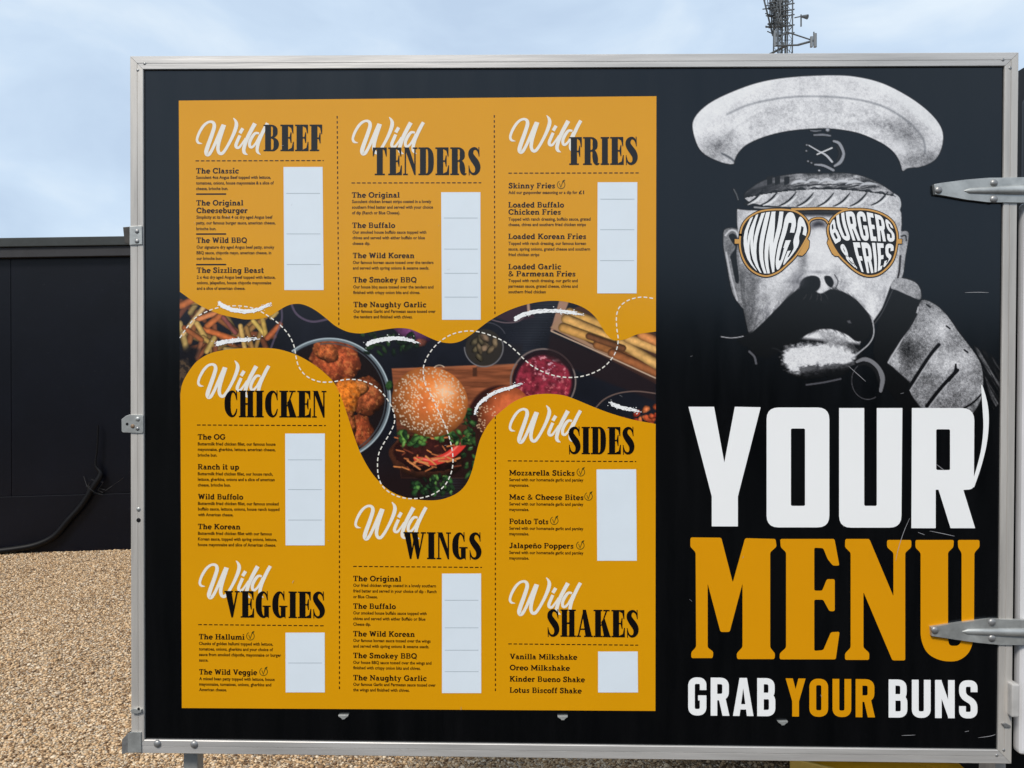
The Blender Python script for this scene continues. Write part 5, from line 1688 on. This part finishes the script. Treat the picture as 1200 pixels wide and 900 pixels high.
pt.mix(face * np.clip(1 - np.hypot((X - 985) / 13, (Y - 334) / 16), 0, 1) * np.clip((etch - 0.35) * 2, 0, 1) * 0.7, (110, 110, 114))
pt.mix(face * np.clip(1 - np.hypot((X - 1036) / 16, (Y - 352) / 26), 0, 1) * np.clip((etch - 0.38) * 2.4, 0, 1) * 0.7, (104, 104, 108))
pt.mix(face * np.clip(1 - np.hypot((X - 930) / 22, (Y - 330) / 3), 0, 1) * 0.25, (70, 70, 74))
for sx_, cx_ in ((-1, 938), (1, 985)):
    pt.mix(face * np.clip(1 - np.hypot((X - cx_) / 10, (Y - 268) / 26), 0, 1) * 0.7, (54, 52, 56))
pt.line([(937, 334), (935, 327), (941, 321)], 1.6, (120, 120, 124), alpha=0.8)
pt.line([(978, 322), (982, 330), (979, 338)], 1.4, (70, 70, 74), alpha=0.8)
# moustache: a broad dark drooping brush
mo = catmull([(938, 338), (952, 340), (962, 344), (974, 339), (990, 343), (1006, 354), (1020, 372), (1021, 384), (1014, 397), (1004, 400), (992, 392), (976, 386), (960, 386), (946, 392), (932, 400), (914, 408), (900, 416), (886, 412), (876, 404), (868, 398), (878, 392), (892, 380), (910, 362), (924, 348)], 5, True)
pt.mix(pt.inside(mo, 1.6), (3, 3, 4), 0.6)
hair = fbm((X + (Y - 360) * 0.9) * 1.2, Y * 0.15, 2.4, 2, 831)
hair2 = fbm((X - (Y - 360) * 0.9) * 1.2, Y * 0.15, 2.4, 2, 832)
edge = pt.inside(mo, 7) * (1 - pt.inside(mo, 1.4))
pt.mix(np.clip(edge * 1.6, 0, 1) * np.clip((np.where(X < 960, hair, hair2) - 0.42) * 3, 0, 0.9), (3, 3, 4), 0.6)
pt.mix(pt.inside(mo, 10) * np.clip((np.where(X < 960, hair, hair2) - 0.66) * 4, 0, 0.35) * (Y < 356), (80, 78, 80))
for x0, y0, x1, y1 in ((951, 345, 949, 351), (958, 343, 957, 352), (961, 344, 962, 352), (965, 343, 970, 350), (945, 345, 941, 351)):
    pt.line([(x0, y0), ((x0 + x1) / 2 + .6, (y0 + y1) / 2), (x1, y1)], 0.8, (120, 116, 116), alpha=0.6)
pt.line([(845, 394.5), (855, 396), (864, 395.4), (871, 394)], 1.1, (170, 170, 175))
pt.mix(pt.inside([(992, 376), (996, 375), (998, 379), (994, 379)], 1.2), (90, 90, 94))
# shade below, chin highlight
pt.mix(face * np.clip(1 - np.hypot((X - 960) / 42, (Y - 419) / 20), 0, 1) * 0.0, (0, 0, 0))
chin = pt.inside(catmull([(914, 421), (919, 407), (934, 402), (950, 400.5), (963, 400), (972, 397), (990, 401), (1003, 411), (1006, 418), (996, 431), (972, 435), (950, 440), (930, 439), (917, 430)], 4, True), 18)
brs = fbm((X + 0.4 * Y) * 0.7, Y * 1.0, 2.2, 3, 841)
brs2 = fbm(X * 0.9, (Y - 0.55 * X) * 0.5, 3.0, 3, 842)
pt.mix(np.clip((chin - 0.44 + 0.45 * (brs - 0.5)) * 2.6, 0, 1), tone(212, 30, 22, 10))
up2 = pt.inside(catmull([(958, 388), (968, 388), (984, 393), (1000, 402), (1010, 411), (1000, 414), (982, 408), (966, 404)], 4, True), 10)
pt.mix(np.clip((up2 - 0.45 + 0.9 * (brs2 - 0.5)) * 2.0, 0, 0.55), tone(116, 30, 40, 10))
pt.mix(np.clip((pt.inside([(935, 430), (1000, 424), (990, 438), (940, 444)], 8) - 0.4 + 0.9 * (brs - 0.5)) * 2.5, 0, 0.6), (24, 24, 26))
pt.mix(np.clip(1 - np.hypot((X - 958) / 3, (Y - 431) / 9), 0, 1) * 0.7, (50, 50, 54))
pt.line([(916, 413), (910, 409), (905, 408)], 1.6, (60, 60, 64), alpha=0.7)
pt.line([(945, 451), (966, 448), (985, 444)], 2.2, (110, 110, 116), alpha=0.8)
pt.line([(878, 412), (884, 418), (886, 426)], 2.6, (120, 120, 126), alpha=0.8)
# gloved fist at the shoulder
gl = catmull([(1046, 334), (1052, 327), (1062, 326), (1073, 331), (1079, 340), (1079, 350), (1090, 356), (1106, 366), (1122, 386), (1136, 406), (1148, 424), (1151, 444), (1149, 470), (1142, 488), (1120, 500), (1084, 500), (1078, 480), (1062, 458), (1042, 440), (1030, 426), (1024, 410), (1030, 380), (1036, 356)], 4, True)
gm = pt.inside(gl, 1.0)
pt.mix(gm, (3, 3, 4))
pt.mix(pt.inside(catmull([(1045, 332), (1052, 326), (1063, 327), (1074, 332), (1079, 341), (1078, 351), (1066, 347), (1050, 340), (1044, 338)], 4, True), 1.2), tone(142, 30, 40))
bk = pt.inside(catmull([(1080, 352), (1096, 357), (1110, 370), (1124, 390), (1138, 408), (1149, 426), (1152, 446), (1150, 466), (1140, 484), (1120, 502), (1084, 502), (1066, 458), (1046, 432), (1040, 424), (1058, 396), (1072, 372)], 4, True), 1.0)
gt = 128 + 70 * np.clip(1 - np.hypot((X - 1104) / 26, (Y - 384) / 22), 0, 1) + 84 * np.clip(1 - np.hypot((X - 1116) / 34, (Y - 424) / 20), 0, 1) - 70 * np.clip(1 - np.hypot((X - 1064) / 14, (Y - 412) / 26), 0, 1)
pt.mix(bk, tone(gt, 40, 60, 20))
pt.mix(pt.inside([(1040, 426), (1046, 430), (1066, 448), (1064, 458), (1082, 482), (1060, 480), (1030, 440)], 2), (3, 3, 4))
pt.line([(1076, 360), (1072, 372), (1058, 396), (1041, 425)], 1.4, (178, 178, 182))
pt.line([(1074, 368), (1066, 383), (1052, 402), (1042, 417)], 2.0, (14, 14, 16))
for ln in ([(1100, 404), (1090, 416), (1078, 434), (1064, 456)], [(1122, 434), (1112, 444), (1098, 460), (1086, 476)]):
    pt.line([(x, y, 4.2) for x, y in ln], 4.2, (12, 12, 14))
    pt.line([(x + 2.6, y + 1.6, 1.0) for x, y in ln], 1, (190, 190, 194), alpha=0.6)
pt.line([(1120, 427, 2), (1119, 436, 4), (1112, 446, 3)], 3, (12, 12, 14))
pt.line([(1130, 478), (1140, 472), (1150, 462)], 2.2, (20, 20, 22))
for x, y in ((1088, 358), (1111, 383), (1132, 411)):
    pt.line([(x - 2, y - 1), (x + 2, y + 2)], 2, (40, 40, 42))
pt.line([(1022, 372), (1024, 390), (1019, 402), (1008, 412), (998, 420)], 1.5, (168, 168, 172))
pt.line([(1046, 340), (1034, 366), (1024, 380)], 1.2, (110, 110, 114), alpha=0.7)
# cuff button
pt.ring(1017, 446, 19, 22, 1.0, (96, 96, 100), 120, 300)
pt.line([(1004, 424, 3), (1014, 421, 5), (1026, 428, 6), (1034, 442, 6), (1032, 458, 4)], 5, (150, 150, 154), alpha=0.8)
pt.line([(1006, 428, 2), (1016, 426, 4), (1026, 434, 4), (1030, 446, 3)], 3, (30, 30, 32))
# cap: white crown
crown = catmull([(812, 152), (814.6, 137.5), (829.3, 122.7), (853.3, 109.9), (888, 97.3), (925.3, 90.8), (970.7, 88.4), (1002.7, 90.1), (1034.7, 98.1), (1066.7, 114.7), (1090.7, 133.5), (1103.6, 152), (1104, 170.7), (1096, 186.7), (1080, 195), (1064, 197), (1057, 199.6), (1050.7, 184), (1040, 173), (1024, 164), (1002.7, 156), (973.3, 151.6), (944, 152.2), (914.7, 156), (888, 164), (869.3, 175), (860, 192), (837.3, 187), (820, 175)], 5, True)
crm = pt.inside(crown, 1.1)
d_edge = np.hypot((X - 958) / 146, (Y - 160) / 71)
ct = 216 - 26 * np.clip((X - 1030) / 50, 0, 1) - 40 * np.clip((Y - 166) / 24, 0, 1) * (np.abs(X - 958) > 90)
pt.mix(crm, tone(ct, 30, 34, 22))
below = crm * np.clip((Y - (113 + 0.0037 * (X - 958) ** 2)) / 2.5, 0, 1)
weave = fbm(X * 1.0, Y * 1.0, 5, 4, 881)
pt.mix(below * (0.12 + 0.30 * np.clip((weave - 0.42) * 4, 0, 1)), tone(150, 30, 30))
pt.mix(crm * np.clip((Y - 84 - 0.0036 * (X - 958) ** 2) / -6 + 1, 0, 1) * 0.5, (236, 238, 242))
pt.mix(crm * np.clip(1 - np.hypot((X - 842) / 32, (Y - 170) / 20), 0, 1) * (0.3 + 0.6 * weave), tone(118, 36, 50))
pt.mix(crm * np.clip(1 - np.hypot((X - 1040) / 36, (Y - 146) / 12), 0, 1) * (0.2 + 0.6 * weave), tone(112, 36, 50))
pt.line([(852, 134), (880, 122), (920, 114.5), (960, 113), (1000, 116), (1030, 123), (1052, 134), (1070, 148), (1082, 164), (1084, 180)], 2.0, (112, 114, 118), soft=2.5, alpha=0.75)
pt.mix(crm * np.clip(1 - np.hypot((X - 1064) / 26, (Y - 158) / 22), 0, 1) * (0.5 + 0.5 * mott), tone(96, 30, 50))
pt.mix(crm * np.clip(1 - np.hypot((X - 1080) / 24, (Y - 186) / 12), 0, 1) * 0.8, tone(100, 40, 60))
pt.mix(crm * np.clip(1 - np.hypot((X - 1054) / 12, (Y - 172) / 14), 0, 1) * 0.8, tone(220, 10, 10))
pt.line([(846, 180), (854, 184), (862, 190)], 2.2, (90, 92, 96), soft=2)
# band with a plain round badge
band = catmull([(860, 192), (869.3, 174), (888, 163), (914.7, 155), (944, 151.2), (973.3, 150.6), (1002.7, 155), (1024, 163), (1040, 172), (1050.7, 183), (1057, 200), (1057, 232), (1040, 246), (870, 246), (860, 228)], 4, True)
pt.mix(pt.inside(band, 1.0), (6, 6, 7), 0.0)
pt.line([(948, 170.5, 1.6), (960, 177.5, 1.8), (968, 182, 2.6), (975, 189.6, 2.6)], 2, (176, 178, 184))
pt.line([(957.4, 181, 1.6), (975, 173.3, 1.8)], 1.8, (206, 208, 212))
pt.line([(977, 165.5, 2.5), (983.5, 168.3, 3.6), (988.5, 179.7, 3.4), (985, 189.6, 4), (978, 194.5, 2.6)], 3, (142, 144, 150))
pt.line([(981, 172, 1), (984, 180, 1.4), (981, 188, 1)], 1, (40, 40, 44))
pt.line([(955, 193, 2), (965, 194, 3), (976.5, 199.5, 3)], 3, (140, 142, 148))
for x, y in ((947, 189), (951, 191), (945, 177), (945.5, 170), (960, 200)):
    pt.blob(x, y, 1.5, 1.2, (150, 152, 158), 0, 860, 0.2, 4, 0.2)
pt.line([(950, 153, 1.4), (955, 153.6, 2), (962, 153, 1.2)], 1.6, (110, 112, 118))
pt.line([(954, 158.4, 2), (964, 158, 2.6), (973, 159, 2)], 2, (120, 122, 128))
pt.blob(970, 152.5, 3, 2.6, (140, 142, 148), 0, 862, 0.2, 4)
# peak with leafy braid
pk = pt.inside(catmull([(872, 230), (884, 218), (900, 210), (930, 204), (960, 203.5), (990, 203), (1012, 207), (1030, 215), (1044, 224), (1052, 232), (1054, 243), (1040, 247), (960, 244), (890, 240)], 4, True), 1.0)
cy_ = 221 + 0.0012 * (X - 965) ** 2                          # line between the leaves above and the rope below
lf = fbm(X + 1.5 * (Y - 215), (Y - 0.0012 * (X - 965) ** 2) * 2.6, 16, 3, 871)
upper = pk * (Y < cy_)
pt.mix(upper, tone(60 + 230 * (lf - 0.3), 30, 50, 20))
pt.mix(upper * np.clip((930 - X) / 30, 0, 1) * 0.6, (44, 44, 48))
for k in range(6):
    x0 = 936 + k * 16
    y0 = 211 + 0.0012 * (x0 - 965) ** 2
    pt.line([(x0 - 9, y0 + 4, 1.0), (x0, y0 + rng.uniform(-1, 1), 3.4), (x0 + 12, y0 + 2, 1.0)], 2, (196, 198, 204), alpha=0.8)
    pt.line([(x0 - 6, y0 + 7, .6), (x0 + 4, y0 + 5, 1.6), (x0 + 14, y0 + 5, .6)], 1, (22, 22, 26), alpha=0.9)
pt.mix(pk * np.clip(1 - np.abs(Y - cy_ - 1.2 * np.sin(X * 0.4)) / 1.8, 0, 1), (10, 10, 12))
lower = pk * (Y > cy_ + 1)
pt.mix(lower, tone(178, 34, 50, 10))
for k in range(8):
    x0 = 872 + k * 21 + rng.uniform(-2, 2)
    yb = 241 - 0.0004 * (x0 - 960) ** 2
    pt.line([(x0, yb + 1, 0.8), (x0 + 9, yb - 3, 2.6), (x0 + 17, yb - 11, 1.8), (x0 + 20, yb - 15, 0.8)], 2, (14, 14, 17))
    pt.line([(x0 + 3, yb + 2, 1), (x0 + 13, yb - 3, 3.0), (x0 + 21, yb - 10, 1)], 2, (228, 230, 234), alpha=0.8)
pt.line([(884, 243), (920, 245), (960, 246), (1000, 246), (1040, 245)], 2.0, (206, 208, 212), alpha=0.7)
for x in (899, 908, 919):
    pt.mix(pt.inside([(x, 208), (x + 6, 206.5), (x + 6, 215), (x, 217)], 0.8), (10, 10, 12))
pt.line([(1048, 228), (1053, 232), (1055, 240), (1053, 246)], 2.2, (176, 178, 182))
pt.line([(860, 222), (863, 228), (865, 234)], 1.6, (130, 132, 136), alpha=0.7)
pt.mix(np.clip(1 - np.abs(Y - 250) / 5.5, 0, 1) * np.clip((64 - np.abs(X - 958)) / 6, 0, 1), (14, 14, 18), 0.6)
g_ = np.clip(pt.img / 240, 0, 1)
pt.img[...] = 240 * (0.35 * g_ + 0.65 * g_ * g_ * (3 - 2 * g_))
port = pt.build('portrait_print', 1, door, 0.90, (0.0012, 0.0011, 0.0012))

# white loop of the lanyard beside the lettering, and fine scratches
lan = Ink(4)
lan.poly([tuple(p) for p in catmull([(1149.5, 451), (1153, 458), (1157.4, 476), (1158.4, 496), (1156, 520), (1150, 545), (1143, 566), (1140.5, 571), (1140.2, 562), (1145, 545), (1149.6, 525), (1152, 500), (1150.6, 472)], 4, True)])
lan.build('white_loop_print', M_WHITE, door)
scr = Ink(7)
for p in ([(1065.5, 607), (1059, 622), (1053, 640), (1049, 657)], [(994, 429), (1004, 438), (1014, 447)], [(1096, 543.5), (1102, 548), (1106, 551)], [(1075, 623.6), (1083, 626.5)], [(1089, 622), (1104, 625), (1118, 628)], [(1056, 861.4), (1072, 860.8)], [(1130, 857), (1135, 856)],
          [(1146, 864), (1160, 862), (1166, 860)], [(1130, 343), (1145, 342.6), (1158, 343)]):
    c = catmull(p, 4)
    f = 0.42 if len(p) > 2 else 0.3
    scr.quads(ribbon(c, [0.15 + f * math.sin(math.pi * (i + 0.5) / len(c)) for i in range(len(c))]))
for k in range(26):
    x, y = rng.uniform(172, 1168), rng.uniform(85, 860)
    L, a = rng.uniform(0.6, 4), rng.uniform(0, np.pi)
    scr.quads(ribbon([(x, y), (x + L * math.cos(a), y + L * math.sin(a))], rng.uniform(0.15, 0.35)))
M_SCR2 = simple('faint_scratches', (0.12, 0.12, 0.13), 0.6, spec=0.4)
scr.build('scratch_marks', M_SCRATCH, door)

# ------------------------------------------------------------------ sunglasses printed over the face
L1 = zp([(245, 420), (262, 330), (310, 250), (390, 190), (480, 155), (600, 141), (720, 143), (810, 155), (880, 190), (940, 245), (970, 310), (970, 380), (945, 440), (890, 540), (820, 640), (740, 720), (660, 790), (580, 830), (510, 842), (440, 825), (370, 785), (310, 720), (265, 630), (243, 530)], 840, 230, 9)
L2 = zp([(190, 300), (220, 240), (290, 180), (370, 145), (470, 139), (580, 142), (690, 165), (790, 210), (860, 270), (895, 340), (912, 420), (905, 520), (885, 620), (850, 700), (790, 770), (710, 825), (620, 842), (540, 825), (460, 780), (380, 710), (310, 640), (260, 570), (215, 490), (185, 410), (178, 350)], 950, 230, 9)
L1c, L2c = catmull(L1, 4, True), catmull(L2, 4, True)
gl_ = Ink(3)
gl_.poly([tuple(p) for p in L1c])
gl_.poly([tuple(p) for p in L2c])
glasses = gl_.build('sunglasses_print', M_INK, door)
rim_o, rim_i = Ink(4), Ink(4.6)
BARS = [[(927, 245.4), (960, 244.6), (993, 245.2)], [(947.6, 262), (949.5, 258.5), (954, 256.4), (959, 255.8), (964, 256.4), (968, 258.8), (970, 262)]]
for c in (L1c, L2c):
    cl_ = np.vstack([c, c[:2]])
    rim_o.quads(ribbon(cl_, 3.9))
    rim_i.quads(ribbon(cl_, 1.9))
rim_o.quads(ribbon(BARS[0], 4.2)); rim_i.quads(ribbon(BARS[0], 2.4))
rim_o.quads(ribbon(catmull(BARS[1], 3), 3.4)); rim_i.quads(ribbon(catmull(BARS[1], 3), 1.7))
PADS = [zp([(950, 450), (975, 478), (965, 545), (935, 595), (900, 628), (852, 622), (890, 560), (930, 490)], 840, 230, 9), zp([(182, 455), (205, 480), (235, 540), (272, 590), (300, 622), (285, 632), (250, 628), (222, 600), (195, 545), (172, 495)], 950, 230, 9)]
TEMP = [[(860.8, 280.4), (866.4, 280.4), (866.4, 285.6), (860.8, 285.6)], [(1050.4, 280.4), (1056.4, 280.4), (1056.4, 285.6), (1050.4, 285.6)]]
for p in PADS + TEMP:
    a_ = np.array([q_[:2] for q_ in p])
    ce = a_.mean(0)
    rim_o.poly([tuple(ce + (q_ - ce) * 1.0 + (q_ - ce) / np.linalg.norm(q_ - ce) * 1.1) for q_ in a_])
    rim_i.poly([tuple(q_) for q_ in a_])
rim_o.build('rim_outline', M_LINE, glasses)
rim_i.build('rim', M_TAN, glasses)


def coons(top, bot, left, right):
    """map u,v in 0..1 into a patch; top/bottom run left to right, left/right run bottom to top"""
    def samp(p):
        c = catmull(p, 8)
        d = np.concatenate([[0], np.cumsum(np.hypot(*np.diff(c, axis=0).T))])
        d /= d[-1]
        return lambda t: np.array([np.interp(t, d, c[:, 0]), np.interp(t, d, c[:, 1])])
    T, B, Lf, Rt = samp(top), samp(bot), samp(left), samp(right)

    def f(u, v):
        u, v = min(max(u, 0), 1), min(max(v, 0), 1)
        s = (1 - v) * B(u) + v * T(u) + (1 - u) * Lf(v) + u * Rt(v)
        return tuple(s - ((1 - u) * (1 - v) * B(0) + u * (1 - v) * B(1) + (1 - u) * v * T(0) + u * v * T(1)))
    return f


def dens(p, n=6):
    out = []
    for i in range(len(p)):
        a, b = np.array(p[i]), np.array(p[(i + 1) % len(p)])
        k = max(1, int(np.linalg.norm(b - a) / 12))
        out += [tuple(a + (b - a) * j / k) for j in range(k)]
    return out


def warp_text(ink, text, patch, track=4):
    shp, adv = layout(TALL, text, track)
    b0, b1 = bounds(shp)
    for s in shp:
        for p in s:
            ink.poly([patch((x - b0) / (b1 - b0), y / 100) for x, y in dens(p)])


lt = Ink(5)
z = lambda pts, ox: [q_[:2] for q_ in zp(pts, ox, 230, 9)]
warp_text(lt, 'WINGS', coons(z([(350, 235), (420, 195), (560, 165), (720, 165), (850, 190), (935, 270)], 840), z([(395, 772), (470, 810), (560, 812), (650, 770), (735, 695)], 840),
                             z([(395, 772), (320, 690), (280, 590), (268, 480), (285, 370), (350, 235)], 840), z([(735, 695), (800, 610), (880, 500), (945, 400), (935, 270)], 840)), 3)
lt.build('lens_lettering', M_WHITE, glasses)
lt = Ink(5)
warp_text(lt, 'BURGERS', coons(z([(205, 300), (260, 215), (350, 170), (480, 160), (620, 175), (760, 218), (845, 285)], 950), z([(258, 505), (300, 480), (400, 468), (560, 470), (720, 475), (883, 482)], 950),
                               z([(258, 505), (215, 420), (200, 360), (205, 300)], 950), z([(883, 482), (880, 400), (868, 340), (845, 285)], 950)), 5)
warp_text(lt, '& FRIES', coons(z([(285, 508), (420, 488), (640, 492), (875, 505)], 950), z([(440, 735), (520, 790), (620, 812), (700, 795), (775, 745), (800, 715)], 950),
                               z([(440, 735), (370, 660), (320, 590), (285, 508)], 950), z([(800, 715), (845, 650), (868, 580), (875, 505)], 950)), 5)
lt.build('lens_lettering', M_WHITE, glasses)
